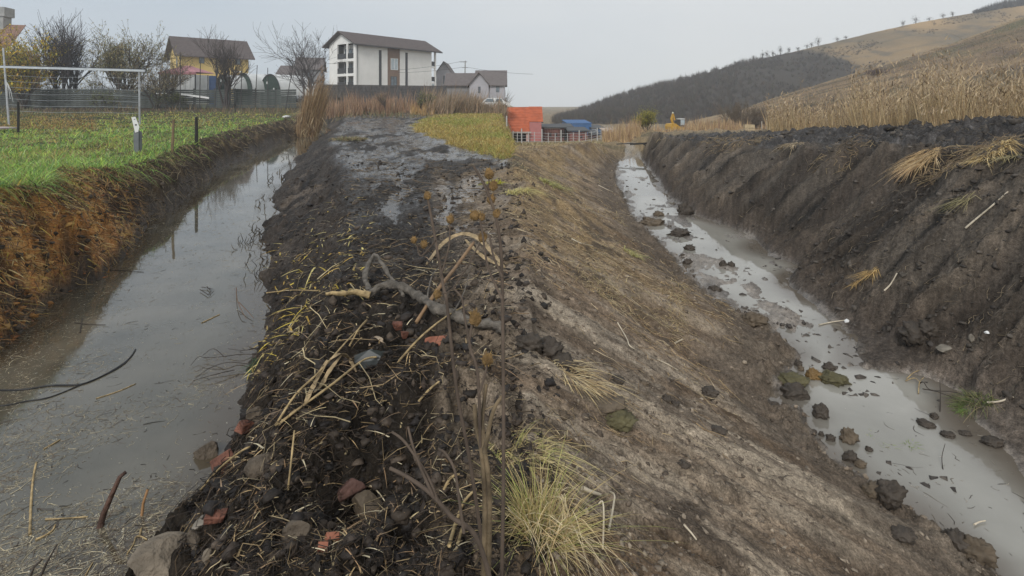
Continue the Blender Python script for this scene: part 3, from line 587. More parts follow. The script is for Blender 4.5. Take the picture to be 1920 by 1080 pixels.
# ------------------------------------------------------------------ trees with limbs
def grow(limbs, twigs, p, dr, L, r, lev, maxlev, kids, spread, up, wob, rnd, rmin=.012):
    n = 5 if lev < 2 else 4; pts = [np.array(p, float)]; d = np.array(dr, float); d /= np.linalg.norm(d)
    for i in range(n):
        d = d + rnd.normal(0, wob, 3) + np.array([0, 0, up]); d /= np.linalg.norm(d); pts.append(pts[-1] + d * L / n)
    pts = np.array(pts); end = .45 if lev < maxlev else .35
    (limbs if lev < 2 else twigs).append((pts, np.maximum(np.linspace(r, r * end, n + 1), rmin * .6)))
    if lev >= maxlev: return
    for k in range(kids[lev]):
        f = rnd.uniform(.35 if lev else .3, 1.0); i = min(int(f * n), n - 1); q = pts[i] + (pts[i + 1] - pts[i]) * (f * n - i)
        a = rnd.uniform(0, 6.28); e1 = np.cross(d, [0.3, .2, 1.0]); e1 /= np.linalg.norm(e1) + 1e-9; e2 = np.cross(d, e1)
        sp = spread * rnd.uniform(.6, 1.25); nd = d * math.cos(sp) + (e1 * math.cos(a) + e2 * math.sin(a)) * math.sin(sp)
        grow(limbs, twigs, q, nd, L * rnd.uniform(.5, .78), max(r * (1 - .5 * f) * .6, rmin), lev + 1, maxlev, kids, spread, up, wob, rnd, rmin)
def tree(name, label, cat, loc, H, seed, trunks=1, kids=(6, 6, 5), spread=.65, up=.08, wob=.13, r0=None, bark=(.085, .07, .06), leaves=0, leafcol=None, leafsize=.12, lowleaf=0, rmin=.018, fan=.25, group=None, hang=0):
    rnd = np.random.default_rng(seed); limbs, twigs = [], []; r0 = r0 or H * .018
    for k in range(trunks):
        a = rnd.uniform(0, 6.28); f = fan if trunks > 1 else .06
        grow(limbs, twigs, (0.08 * math.cos(a) * trunks ** .5, .08 * math.sin(a), -.1), (f * math.cos(a), f * math.sin(a), 1), H * rnd.uniform(.5, .66), r0 * rnd.uniform(.6, 1), 0, len(kids), kids, spread, up, wob, rnd, rmin)
    zmax = max(p[0][:, 2].max() for p in limbs + twigs); k = H / zmax
    limbs = [(p * k, r) for p, r in limbs]; twigs = [(p * k, r) for p, r in twigs]
    o = thing(name, label, cat, loc, 0, group)
    def col(polys, n): return np.concatenate([np.tile(np.array(bark) * rnd.uniform(.75, 1.25), (len(p) * n, 1)) for p, _ in polys])
    V, Q, T = tubes(limbs, 6); npobj('trunk', V, [Q, T], M_bark, col(limbs, 6), parent=o)
    V, Q, T = tubes(twigs, 3); C = col(twigs, 3); faces = [Q]
    npobj('crown', V, faces, M_bark, C, parent=o)
    if leaves:
        ends = np.concatenate([p[1:] for p, _ in twigs]); ends = ends[ends[:, 2] > lowleaf * H]; P = ends[rnd.integers(0, len(ends), leaves)] + rnd.normal(0, .12, (leaves, 3))
        dv = rnd.normal(0, 1, (leaves, 3)) + [0, 0, -hang]; dv /= np.linalg.norm(dv, axis=1, keepdims=True)
        V, Fa, C = blades(P, dv * (leafsize * rnd.uniform(.6, 1.3, leaves))[:, None], np.full(leaves, leafsize * (.55 if not hang else .3)), pick(leafcol, leaves, .2), seg=2, droop=.1)
        npobj('leaves', V, Fa, M_veg, C, parent=o)
    return o
def base(u, d): x = (u - UC) / F * d; return (x, d, gz(x, d) - .05)
tree('yellow_leaf_tree', 'tree with thinning yellow autumn leaves beside the tiled house', 'tree', base(46, 60), 9.6, 1, 5, (7, 6, 4), .6, .10, fan=.5, leaves=7000, leafcol=[(.60, .45, .05), (.50, .40, .06), (.30, .32, .07), (.56, .34, .06)], leafsize=.30, rmin=.02)
tree('bare_tree', 'wide many stemmed bare tree behind the wire trellis', 'tree', base(122, 62), 12.0, 2, 6, (7, 7, 5), .5, .10, fan=.55, rmin=.022, bark=(.062, .052, .052))
tree('willow_tree', 'olive green half bare willow behind the trellis end', 'tree', base(226, 62), 10.2, 3, 5, (7, 6, 4), .6, .06, fan=.4, leaves=6500, leafcol=[(.25, .23, .09), (.32, .27, .11), (.19, .19, .08), (.34, .26, .13)], leafsize=.30, rmin=.02, hang=.8)
tree('willow_tree', 'sparse brown green tree between the willow and the pink tent', 'tree', base(292, 60), 6.6, 4, 4, (6, 6, 4), .6, .06, fan=.4, leaves=2400, leafcol=[(.26, .21, .11), (.31, .24, .13), (.2, .18, .1)], leafsize=.26, rmin=.02, hang=.6)
tree('bare_tree', 'tall bare tree in front of the yellow house', 'tree', base(424, 60), 9.4, 5, 4, (6, 6, 4), .48, .12, fan=.3, rmin=.02, bark=(.085, .072, .068))
tree('bare_tree', 'bare spreading tree left of the white apartment house', 'tree', base(578, 64), 10.6, 6, 3, (7, 6, 5), .62, .05, fan=.4, rmin=.02, bark=(.10, .09, .088))
tree('bare_tree', 'small dark bare tree low in front of the stone wall', 'tree', base(726, 52), 2.6, 7, 1, (6, 5, 4), .6, .08, rmin=.012, bark=(.10, .08, .07))
tree('shrub', 'pale green leafy shrub at the right half of the stone wall', 'bush', base(795, 62), 3.0, 8, 4, (6, 5, 4), .45, .1, fan=.5, leaves=1100, leafcol=[(.21, .22, .09), (.27, .26, .11), (.16, .17, .08)], leafsize=.16, rmin=.01)
tree('shrub', 'thin yellowing shrub against the left half of the stone wall', 'bush', base(712, 64), 2.4, 9, 3, (6, 5), .5, .1, fan=.4, leaves=500, leafcol=[(.27, .23, .11), (.20, .18, .10)], leafsize=.14, rmin=.01)
tree('shrub', 'dark leafy bush in front of the slat fence', 'bush', base(325, 58), 2.3, 10, 5, (6, 5, 4), .6, .05, fan=.6, leaves=2200, leafcol=[(.05, .065, .03), (.075, .09, .035), (.16, .17, .05)], leafsize=.13, rmin=.01)
tree('shrub', 'green leafy bush low between the trellis and the bare tree', 'bush', base(188, 58), 2.6, 11, 4, (6, 5, 4), .6, .05, fan=.5, leaves=900, leafcol=[(.12, .15, .05), (.19, .20, .06)], leafsize=.14, rmin=.01)
tree('poplar_tree', 'small yellow green tree at the end of the right ditch', 'tree', base(1216, 46), 2.5, 12, 5, (8, 6, 4), .55, .10, fan=.42, leaves=4200, leafcol=[(.36, .33, .05), (.27, .27, .06), (.42, .36, .07)], leafsize=.10, rmin=.006, lowleaf=.1)
tree('willow_shrub', 'wide fan shaped bare brown willow bush beyond the mud rim', 'bush', base(1386, 60), 4.3, 13, 12, (7, 6, 4), .35, .05, fan=.9, rmin=.012, bark=(.155, .12, .085))
tree('young_tree', 'thinnest of three small bare trees between digger and bush', 'tree', base(1294, 62), 1.5, 14, 1, (6, 5), .5, .1, rmin=.01, bark=(.14, .10, .08)); tree('young_tree', 'tallest of three small bare trees between digger and bush', 'tree', base(1303, 60), 1.9, 15, 2, (6, 5), .5, .1, rmin=.012, bark=(.13, .09, .07)); tree('young_tree', 'third small bare tree nearest the round topped tree', 'tree', base(1314, 64), 1.7, 16, 1, (6, 5), .5, .1, rmin=.01, bark=(.15, .11, .08))
o = thing('pruned_tree', 'small tree with round grey green crown on a bare trunk', 'tree', base(1338, 58))
mb = MB(); mb.tube([(0, 0, -.1), (.02, 0, .5), (0, 0, 1.0)], [.10, .07, .06], 6); mb.build('trunk', mat('pink_bark', (.20, .13, .12), .9), o)
P = R.normal(0, 1, (700, 3)); P /= np.linalg.norm(P, axis=1, keepdims=True); P = P * [.42, .42, .30] * R.uniform(.5, 1, (700, 1)) + [0, 0, 1.12]
V, Fa, C = blades(P, R.normal(0, .07, (700, 3)), np.full(700, .07), pick([(.12, .16, .12), (.20, .25, .20), (.05, .07, .05)], 700), seg=1); npobj('crown', V, Fa, M_veg, C, parent=o)

n = 150; u = R.uniform(-90, 320, n); d = R.uniform(62.5, 69, n); x = (u - UC) / F * d; hgt = R.uniform(2.4, 5.6, n); V, Fa, C = brush_mesh(np.stack([x, d, ground(x, d)[0]], -1), hgt, hgt * .38, 46, pick([(.10, .085, .07), (.13, .12, .07), (.085, .075, .065), (.16, .14, .08)], n), .05); npobj('garden_thicket', V, Fa, M_bark, C, kind='stuff')
n = 70; u = R.uniform(440, 640, n); d = R.uniform(76, 84, n); x = (u - UC) / F * d; hgt = R.uniform(2.2, 4.6, n); V, Fa, C = brush_mesh(np.stack([x, d, ground(x, d)[0]], -1), hgt, hgt * .45, 40, pick([(.14, .125, .11), (.17, .15, .12)], n), .05); npobj('bare_thicket', V, Fa, M_bark, C, kind='stuff')
# ------------------------------------------------------------------ buildings, left
M_white = mat('white_render', (.80, .79, .755), .9, .06, .6, .1, 60); M_brown = mat('brown_panel', (.23, .16, .12), .8, .1, 2)
M_dark = mat('dark_frame', (.055, .057, .06), .6, .15, 3); M_glass = mat('window_glass', (.16, .20, .23), .08, .25, 1.5, spec=.8); M_pale = mat('pale_glass', (.45, .52, .56), .1, .2, 1.5, spec=.8)
M_roof = mat('brown_roof', (.10, .08, .075), .85, .2, 2, .4, 6); M_yel = mat('yellow_render', (.70, .52, .20), .9, .08, .5, .1, 60); M_grey = mat('grey_render', (.24, .24, .245), .9, .12, 1)
M_conc = mat('weathered_concrete', (.30, .295, .28), .9, .2, 1.5, .3, 20); M_brick = mat('old_brick', (.25, .15, .10), .9, .3, 6, .4, 20); M_stone = mat('dark_stone', (.085, .08, .078), .9, .35, 2.5, .6, 8)
M_fence = mat('grey_slat', (.085, .095, .088), .85, .3, 3, .3, 20); M_pole = mat('dark_pole', (.06, .057, .055), .8, .2, 4); M_galv = mat('galvanised_steel', (.42, .43, .44), .45, .2, 6, metal=.5)
M_net = mat('green_netting', (.045, .065, .055), .9, .25, 3, .2, 40); M_film = mat('white_film', (.62, .63, .62), .4, .12, 1.2, .3, 5); M_pinkroof = mat('pink_canopy', (.42, .20, .22), .8, .12, 1.5); M_plastic = mat('white_plastic', (.74, .74, .72), .5, .08, 3)
def gable_roof(mb, x0, x1, y0, y1, ze, zr, th=.18, ov=.5):
    ym = (y0 + y1) / 2; s = (zr - ze) / (ym - y0)
    for sg, ya in ((1, y0 - ov), (-1, y1 + ov)):
        za = ze - ov * s
        mb.prism([(x0 - ov, ya, za), (x1 + ov, ya, za), (x1 + ov, ym, zr), (x0 - ov, ym, zr)], (0, 0, th))
def window(parent, x0, x1, z0, z1, y=0, glass=None, frame=None, axis='x', mull=1):
    fr = MB(); gl = MB(); t = .08
    def bx(mb, a0, a1, d0, d1, c0, c1):
        if axis == 'x': mb.box(a0, a1, y + d0, y + d1, c0, c1)
        else: mb.box(y + d0, y + d1, a0, a1, c0, c1)
    bx(fr, x0, x1, -.06, .05, z0, z0 + t); bx(fr, x0, x1, -.06, .05, z1 - t, z1); bx(fr, x0, x0 + t, -.055, .05, z0 + t, z1 - t); bx(fr, x1 - t, x1, -.055, .05, z0 + t, z1 - t)
    for k in range(mull): xm = x0 + (x1 - x0) * (k + 1) / (mull + 1); bx(fr, xm - t / 2, xm + t / 2, -.05, .05, z0 + t, z1 - t)
    w = fr.build('window', frame or M_plastic, parent); bx(gl, x0 + t, x1 - t, -.03, .02, z0 + t, z1 - t); gl.build('pane', glass or M_glass, w); return w
# white apartment house: local x along the long front, y along the gable wall, z from eye level
ab = thing('apartment_building', 'white three storey apartment house with brown central strip and brown roof', 'building', (-29.3, 100, 0), math.atan2(.78, .624)); zb = EYE
L_, W_ = 20.5, 9.0; z0, ze, zr = .2, zb + 11.0, zb + 13.3
mb = MB(); mb.box(0, 7.4, 0, .3, z0, ze); mb.box(10.5, 18.9, 0, .3, z0, ze); mb.box(.3, L_, W_ - .3, W_, z0, ze)
mb.box(18.9, 19.15, 0, 2.2, z0, ze); mb.box(L_ - .35, L_, 0, .35, z0, ze); mb.box(L_ - .3, L_, 2.2, W_ - .3, z0, ze); mb.box(19.15, L_ - .36, 0, 2.2, zb + 7.2, zb + 7.5); mb.box(19.15, L_ - .36, 0, 2.2, zb + 3.9, zb + 4.2)
mb.box(0, .3, 6.2, W_ - .3, z0, ze)                                     # plain gable wall
for yy in (.301, 2.6, 6.0): mb.box(0, .28, yy, yy + .4 if yy < 6 else yy + .199, z0, ze - .01)
for zf in (z0 + .5, zb + 2.6, zb + 5.3, zb + 8.1): mb.box(.01, 1.6, .7, 2.6, zf - .5, zf); mb.box(.01, 1.6, 3.0, 6.0, zf - .5, zf)
mb.box(1.6, 1.8, .3, 6.2, z0, ze)                                       # back of the balconies
mb.prism([(.02, -.01, ze), (.02, W_, ze), (.02, W_ / 2, zr - .15)], (.3, 0, 0)); mb.prism([(L_ - .3, -.01, ze), (L_ - .3, W_, ze), (L_ - .3, W_ / 2, zr - .15)], (.29, 0, 0))
mb.build('wall', M_white, ab)
mb = MB(); mb.box(7.4, 10.5, .04, .34, z0, ze); mb.build('centre_panel', M_brown, ab)
mb = MB(); gable_roof(mb, 0, L_, 0, W_, ze, zr, .22, .9); rf = mb.build('roof', M_roof, ab)
mb = MB(); mb.box(-.95, L_ + .95, -1.06, -.94, ze - .55, ze - .36); mb.build('gutter', M_dark, rf)
for xx in (5.3, 11.9): mb = MB(); mb.box(xx, xx + .62, -.03, .1, z0 + 2, ze - 1.0); mb.build('window_strip', M_dark, ab)
window(ab, 8.2, 10.0, zb + 6.3, zb + 8.6, .02, M_pale); window(ab, 8.2, 9.7, zb + 2.9, zb + 5.0, .02, M_glass, M_dark); window(ab, 8.2, 9.7, zb - .2, zb + 1.9, .02, M_glass, M_dark)
mb = MB(); mb.box(8.0, 11.2, -1.1, .03, zb + 1.95, zb + 2.1); mb.build('porch_roof', M_dark, ab)
mb = MB(); mb.tube([(.35, -.08, z0), (.35, -.08, ze - .4), (.6, -.5, ze - .2)], .07, 6); mb.build('drainpipe', M_dark, ab)
for zf in (zb + 2.6, zb + 5.3, zb + 8.1):
    for ya, yb in ((.72, 2.58), (3.02, 5.98)):
        mb = MB(); mb.box(.02, .08, ya, yb, zf + .08, zf + 1.05); mb.build('balcony_rail', M_dark, ab); window(ab, ya + .3, yb - .3, zf + .1, zf + 2.1, 1.56, M_glass, M_dark, 'y')
for zf in (zb + 4.3, zb + 7.6): mb = MB(); mb.box(19.2, L_ - .4, .02, .08, zf + .05, zf + 1.0); mb.build('balcony_rail', M_dark, ab)
window(ab, 19.2, 20.1, zb + 3.9 - 3, zb + 3.8, .1, M_pale, M_plastic, 'x', 0)
# yellow house
yh = thing('yellow_house', 'yellow two storey house with long brown roof behind the tent', 'house', (-62.3, 100, 0), math.atan2(8, 8.8)); ze, zr = zb + 9.1, zb + 12.4
mb = MB(); mb.box(0, 12, 0, .3, 0, ze); mb.box(0, .29, .3, 9, 0, ze); mb.box(11.71, 12, .3, 9, 0, ze); mb.box(.3, 11.7, 8.7, 9, 0, ze); mb.prism([(.01, 0, ze), (.01, 9, ze), (.01, 4.5, zr - .2)], (.3, 0, 0)); mb.prism([(11.7, 0, ze), (11.7, 9, ze), (11.7, 4.5, zr - .2)], (.3, 0, 0)); mb.build('wall', M_yel, yh)
mb = MB(); gable_roof(mb, 0, 12, 0, 9, ze, zr, .2, 1.0); mb.build('roof', M_roof, yh)
for xa in (3.2, 6.9, 9.6): window(yh, xa, xa + .9, zb + 7.3, zb + 8.7, 0, M_glass, M_dark)
window(yh, 3.6, 5.6, zb + 2.0, zb + 5.0, 0, M_glass, M_brown); window(yh, 2.0, 3.0, zb + 6.6, zb + 8.6, 0, M_glass, M_dark, 'y', 0); mb = MB(); mb.box(9.4, 10.6, -1.0, 0, zb + 5.8, zb + 6.0); mb.build('balcony', M_white, yh)
def simple_house(name, label, cat, u0, u1, d, vbase, veave, vridge, wall, roof, depth=7, rz=0.0, gable=False, ov=.5, win=0, group=None):
    x0, x1 = (u0 - UC) / F * d, (u1 - UC) / F * d; w = x1 - x0; f = lambda v: EYE - (v - VH) / F * d
    o = thing(name, label, cat, (x0, d, 0), rz, group); zb_, ze_, zr_ = f(vbase), f(veave), f(vridge)
    mb = MB(); mb.box(0, w, 0, .2, zb_, ze_); mb.box(0, .2, .2, depth, zb_, ze_); mb.box(w - .2, w, .2, depth, zb_, ze_); mb.box(.2, w - .2, depth - .2, depth, zb_, ze_)
    rb = MB()
    if gable:
        mb.prism([(0, .02, ze_), (w, .02, ze_), (w / 2, .02, zr_ - .1)], (0, .2, 0))
        for sx_, xa in ((1, -ov), (-1, w + ov)):
            s = (zr_ - ze_) / (w / 2); rb.prism([(xa, -ov, ze_ - ov * s), (w / 2, -ov, zr_), (w / 2, depth + ov, zr_), (xa, depth + ov, ze_ - ov * s)], (0, 0, .16))
    else:
        mb.prism([(.01, 0, ze_), (.01, depth, ze_), (.01, depth / 2, zr_ - .1)], (.18, 0, 0)); mb.prism([(w - .2, 0, ze_), (w - .2, depth, ze_), (w - .2, depth / 2, zr_ - .1)], (.19, 0, 0)); gable_roof(rb, 0, w, 0, depth, ze_, zr_, .16, ov)
    mb.build('wall', wall, o); rb.build('roof', roof, o)
    for k in range(win): xa = w * (k + .6) / (win + .3); window(o, xa, xa + w * .12, zb_ + (ze_ - zb_) * .45, zb_ + (ze_ - zb_) * .85, 0, M_glass, M_dark)
    return o
M_hroof = mat('grey_brown_roof', (.14, .12, .115), .85, .15, 2, .3, 8); M_lilac = mat('pale_grey_wall', (.40, .39, .41), .9, .1, 1)
simple_house('house', 'grey gabled house half hidden behind the bare tree', 'house', 555, 600, 125, 168, 128, 106, M_grey, M_hroof, 8, .25, win=1)
simple_house('house', 'low grey house left of the gabled one behind the tunnels', 'house', 520, 553, 130, 168, 140, 122, M_grey, M_hroof, 8, .1)
simple_house('house', 'dark roofed house peeking out right of the apartment house', 'house', 818, 846, 120, 175, 136, 116, M_lilac, M_hroof, 9, 0, True, win=1)
simple_house('house', 'wide brown roofed house rising behind the small gabled one', 'house', 893, 946, 112, 185, 158, 131, M_lilac, M_hroof, 9, 0, win=2)
oh = simple_house('outbuilding', 'low outbuilding with long grey roof left of the pale gable', 'house', 838, 890, 92, 185, 158, 137, M_grey, M_hroof, 6, 0)
simple_house('house', 'small house with pale triangular gable and brown eaves', 'house', 880, 916, 88, 188, 158, 137, M_lilac, M_hroof, 6, 0, True, .4, 1)
o = thing('tile_roof_house', 'brick house with tiled roof and grey concrete chimney at the left edge', 'house', (-76.9, 78, 0), .2); f = lambda v: EYE - (v - VH) / F * 78
mb = MB(); mb.box(-8, 2.2, 0, .3, 0, f(95)); mb.box(-8, 2.2, .3, 8, 0, f(97)); mb.build('wall', M_brick, o)
rb = MB(); zz0, zz1 = f(95), f(42)
rr = rb; [rr.prism([(-8.3, -.5 + k * .5, zz0 - .4 + k * .52), (2.6, -.5 + k * .5, zz0 - .4 + k * .52), (2.6, .02 + k * .5, zz0 + .08 + k * .52), (-8.3, .02 + k * .5, zz0 + .08 + k * .52)], (0, 0, .14)) for k in range(9)]; rf = rb.build('roof', mat('old_tiles', (.22, .13, .09), .9, .3, 4, .5, 8), o)
mb = MB(); mb.box(-3, .1, 3.2, 5, zz1 - 1.5, f(24)); mb.box(-3.2, .4, 3.0, 5.2, f(24), f(6)); mb.build('chimney', M_conc, rf)
# utility pole
o = thing('utility_pole', 'concrete utility pole with crossarm and sagging wires above the roofs', 'pole', (at(870, 190, 105).x, 105, 0)); mb = MB(); mb.tube([(0, 0, 0), (.25, 0, EYE + 8.0)], [.16, .11], 6); mb.build('post', M_conc, o)
mb = MB(); mb.box(-.85, .6, -.06, .06, EYE + 7.7, EYE + 7.85); mb.build('crossarm', M_grey, o); mb = MB(); mb.box(-.4, .75, -.06, .06, EYE + 6.6, EYE + 6.72); mb.build('crossarm', M_grey, o)
for xa, za, dx, dz in ((-.4, 6.7, -14, -.9), (.7, 6.7, 13, -1.2), (-.8, 7.8, -14, -1.5)):
    pts = [(xa + dx * t, 3 * t, EYE + za + dz * t - 1.0 * t * (1 - t)) for t in np.linspace(0, 1, 9)]; mb = MB(); mb.tube(pts, .025, 4); mb.build('wire', M_dark, o)
# stone wall and metal fence below the apartment house
p0, p1 = at(600, 190, 86), at(796, 190, 94); o = thing('stone_wall', 'dark stone garden wall below the white apartment house', 'wall', (p0.x, p0.y, 0), math.atan2(p1.y - p0.y, p1.x - p0.x)); Lw = (p1 - p0).to_2d().length
mb = MB()
for r_ in range(7):
    xx = -R.uniform(0, .6)
    while xx < Lw:
        w_ = R.uniform(.5, 1.1); mb.box(xx, xx + w_ - .05, R.uniform(-.04, .02), .3, EYE - .9 + r_ * .5, EYE - .9 + r_ * .5 + .46); xx += w_
mb.build('stones', M_stone, o, kind='stuff'); mb = MB(); mb.box(0, Lw, .06, .28, EYE - 1.4, EYE + 2.58); mb.build('mortar', mat('mortar', (.06, .056, .05), .9), o); mb = MB(); mb.box(-.3, Lw, -.08, .38, EYE + 2.6, EYE + 2.75); mb.build('coping', M_stone, o)
o = thing('metal_fence', 'dark metal panel fence continuing right from the stone wall', 'fence', (p1.x, p1.y, 0), 0)
for k in range(3): mb = MB(); mb.box(k * 1.5 + .05, k * 1.5 + 1.45, 0, .06, EYE + .2, EYE + 2.75); mb.build('panel', M_dark, o); mb = MB(); mb.box(k * 1.5 - .05, k * 1.5 + .05, -.03, .08, EYE - .5, EYE + 2.85); mb.build('post', M_dark, o)
# tent and tunnels
o = thing('party_tent', 'tent with dusty pink pyramid roof and white side sheets', 'tent', (at(347, 190, 66).x, 66, 0)); hw = 2.15; zt0, zt1, zt2 = EYE + 1.2, EYE + 3.55, EYE + 4.45
mb = MB(); mb.add([(-hw - .15, -1.6, zt1), (hw + .15, -1.6, zt1), (hw + .15, 2.6, zt1), (-hw - .15, 2.6, zt1), (-.3, .5, zt2), (.3, .5, zt2)], [(0, 1, 5, 4), (1, 2, 5), (2, 3, 4, 5), (3, 0, 4)]); mb.box(-hw - .15, hw + .15, -1.62, -1.55, zt1 - .3, zt1); mb.build('canopy', M_pinkroof, o)
for xa, xb in ((-hw + .05, -.62), (-.55, hw - .05)):
    mb = MB(); n_ = 9
    for k in range(n_): a, b = xa + (xb - xa) * k / n_, xa + (xb - xa) * (k + 1) / n_; mb.box(a, b, -1.5 + .06 * (k % 2), -1.44 + .06 * (k % 2), EYE - .3, zt1 - .31)
    mb.build('side_sheet', M_film, o)
for xa in (-hw, -.6, hw): mb = MB(); mb.box(xa - .05, xa + .05, -1.55, -1.45, EYE - .6, zt1); mb.build('pole', M_dark, o)
mb = MB(); mb.box(hw, hw + .05, -1.4, 2.4, EYE - .3, zt1 - .31); mb.build('side_sheet', M_film, o)
def tunnel(u, d, r, top, label, rz, rot=1.0):
    x = (u - UC) / F * d; zt = EYE - (top - VH) / F * d; o = thing('polytunnel', label, 'greenhouse', (x, d, zt - r * 1.25), rz, 'polytunnels behind the slat fence')
    a = np.linspace(0, np.pi, 17); arc = [(r * math.cos(q), r * 1.25 * math.sin(q)) for q in a]
    mb = MB(); mb.add([(p[0], y, p[1]) for y in (0, 5.5) for p in arc], [(k, k + 1, 17 + k + 1, 17 + k) for k in range(16)]); mb.build('film_cover', M_film, o, True)
    mb = MB(); mb.poly([(p[0] * .98, .05, p[1] * .98) for p in arc]); mb.box(-r * .98, r * .98, .05, .08, -2.2, 0); mb.build('end_net', M_net, o)
    mb = MB(); mb.tube([(p[0], 0, p[1]) for p in arc], .05, 5); mb.build('hoop', M_dark, o)
    for (hx, hz, hr) in ((-.3 * r, .75 * r, .2), (.35 * r, .35 * r, .25)): mb = MB(); mb.poly([(hx + hr * .6 * math.cos(q), .03, hz + hr * math.sin(q)) for q in np.linspace(0, 6.28, 9)[:-1]]); mb.build('torn_patch', M_film, o)
tunnel(418, 70, 1.5, 140, 'leftmost white and green tunnel behind the tall bare tree', -.45); tunnel(455, 72, 2.0, 137, 'middle polytunnel with white cover and green net end', -.5); tunnel(506, 72, 2.3, 139, 'rightmost polytunnel with grey cover before the reed clump', -.55)
o = thing('tarpaulin', 'blue tarpaulin hung beside the pink tent', 'tarpaulin', (at(399, 190, 65).x, 65, EYE)); mb = MB()
mb.add([(x, .06 * math.sin(x * 9), z) for z in (-1.0, .6, 2.2, 3.1) for x in (-.5, -.25, 0, .25, .5)], [(r * 5 + c, r * 5 + c + 1, r * 5 + c + 6, r * 5 + c + 5) for r in range(3) for c in range(4)]); mb.build('sheet', mat('blue_sheet', (.05, .085, .17), .6, .2, 2), o); mb = MB(); mb.tube([(-.6, 0, -2.5), (-.6, 0, 3.2)], .05, 5); mb.build('pole', M_pole, o)
# slat fence
fd = 61.0; fx0, fx1 = (-60 - UC) / F * fd, (556 - UC) / F * fd; nb = 16; bw = (fx1 - fx0) / nb
fo = thing('slat_fence', 'long weathered grey fence of horizontal boards behind the meadow', 'fence', (fx0, fd, 0)); slat_me = {}
for k in range(nb):
    zg = gz(fx0 + (k + .5) * bw, fd); pm = MB(); pm.box(k * bw - .06, k * bw + .06, -.02, .1, zg - .3, zg + 2.25); pm.build('post', M_pole, fo)
    for r_ in range(9):
        key = (r_ * 5 + k * 3) % 7
        if key not in slat_me:
            mb = MB(); mb.box(.02, bw - .02, -.05, -.02, 0, .19); ob = mb.build('slat', M_fence, fo); slat_me[key] = ob.data
        else: ob = link(bpy.data.objects.new('slat', slat_me[key]), fo)
        ob.location = (k * bw, R.uniform(-.015, .01), zg + .05 + r_ * .235 + R.uniform(-.015, .015)); ob.rotation_euler = (0, R.normal(0, .008), 0)
ob = MB(); ob.box(0, 3.2, -.1, -.06, 0, .2); ob = ob.build('plank', M_plastic, label='white board leaning along the slat fence', cat='board'); p = at(340, 178, 60.5); ob.location = p; ob.rotation_euler = (0, .14, 0)
ob = MB(); ob.box(0, 1.3, -.1, -.06, 0, .1); ob = ob.build('plank', M_plastic, label='short white board left of the dark bush on the fence', cat='board'); ob.location = at(292, 176, 60.5)
for i, (u, v0, v1, lean, lb) in enumerate([(338, 97, 200, 0, 'dark pole before the tent'), (374, 113, 200, -.02, 'dark pole at the right edge of the tent'), (403, 113, 206, -.05, 'dark pole before the blue tarpaulin'), (451, 123, 206, -.03, 'dark pole before the left tunnel'), (478, 122, 205, -.05, 'dark pole before the middle tunnel'), (502, 127, 208, 0, 'dark pole between the middle and right tunnels'), (544, 125, 212, -.18, 'strongly leaning dark pole before the right tunnel')]):
    d = 56.0 + (i % 3); p = base((u if i != 6 else 534), d); h_ = EYE - (v0 - VH) / F * d - p[2]; mb = MB(); mb.tube([(0, 0, -.2), (-lean * h_ * .5, 0, h_ * .5), (-lean * h_, 0, h_)], [.05, .045, .035], 5); o = mb.build('pole', M_pole, label='thin ' + lb, cat='pole', group='poles along the slat fence'); o.location = p
# wire trellis with its rail
td = 31.0; xa, xb = (8 - UC) / F * td, (272 - UC) / F * td; zr_ = EYE - (128.5 - VH) / F * td
o = thing('wire_trellis', 'pale steel goal shaped trellis with long top rail and thin wires', 'trellis', (xa, td, 0))
mb = MB(); mb.bar((-.3, 0, zr_ + .1), (xb - xa, 0, zr_ - .13), .07, .12); mb.build('top_rail', mat('painted_rail', (.46, .49, .51), .5, .12, 3), o); mb = MB(); mb.bar((-.3, .12, zr_ + .14), (xb - xa, .12, zr_ - .09), .05, .14); mb.build('back_rail', M_dark, o)
for u0, u1, vt in ((17, 6, 90), (262, 261, 135)):
    mb = MB(); pb, pt = at(u0, 250, td), at(u1, vt, td); zg = gz(pb.x, td); mb.tube([(pb.x - xa, 0, zg - .1), (pt.x - xa, 0, pt.z)], [.055, .045], 6); mb.build('post', M_galv, o)
for k in range(7): z_ = zr_ - .5 - k * .34; mb = MB(); mb.tube([(.2, 0, z_ + .1), (2.5, .02, z_ - .02), (5.5, 0, z_), (xb - xa - .35, 0, z_ - .1)], .011, 3); mb.build('wire', M_galv, o)
for k in range(3):
    mb = MB(); q0 = Vector((.15 + .06 * k, -.05, zr_ - .7 - .1 * k)); mb.tube([q0, q0 + Vector((.1 + .05 * k, -.05, -.4)), q0 + Vector((.1 + .11 * k, -.03, -.9 - .08 * k))], [.015, .02, .01], 4); mb.build('loose_strap', M_film, o)
# posts in the meadow
def stake(name, u, v, vt, r, m, label, cat, group=None, lean=0.0, n=6):
    p = hit(u, v); h_ = (v - vt) / F * p.y; mb = MB(); mb.tube([(0, 0, -.2), (lean * h_ * .5, .01, h_ * .5), (lean * h_, 0, h_)], [r, r * .95, r * .85], n); o = mb.build(name, m, label=label, cat=cat, group=group); o.location = p; return o
M_black = mat('tarred_wood', (.03, .028, .026), .8, .3, 6); M_stake = mat('old_stake', (.20, .145, .085), .9, .3, 8, .4, 30)
stake('fence_post', 34, 250, 191, .05, M_black, 'black post in the meadow under the trellis', 'post'); stake('fence_post', 368, 272, 221, .05, M_black, 'black post at the meadow edge above the canal', 'post'); stake('fence_post', 441, 215, 196, .05, M_black, 'short black post far off in the meadow', 'post')
stake('stake', 322, 287, 226, .035, M_stake, 'brown wooden stake between the white marker and the black post', 'post', lean=.06)
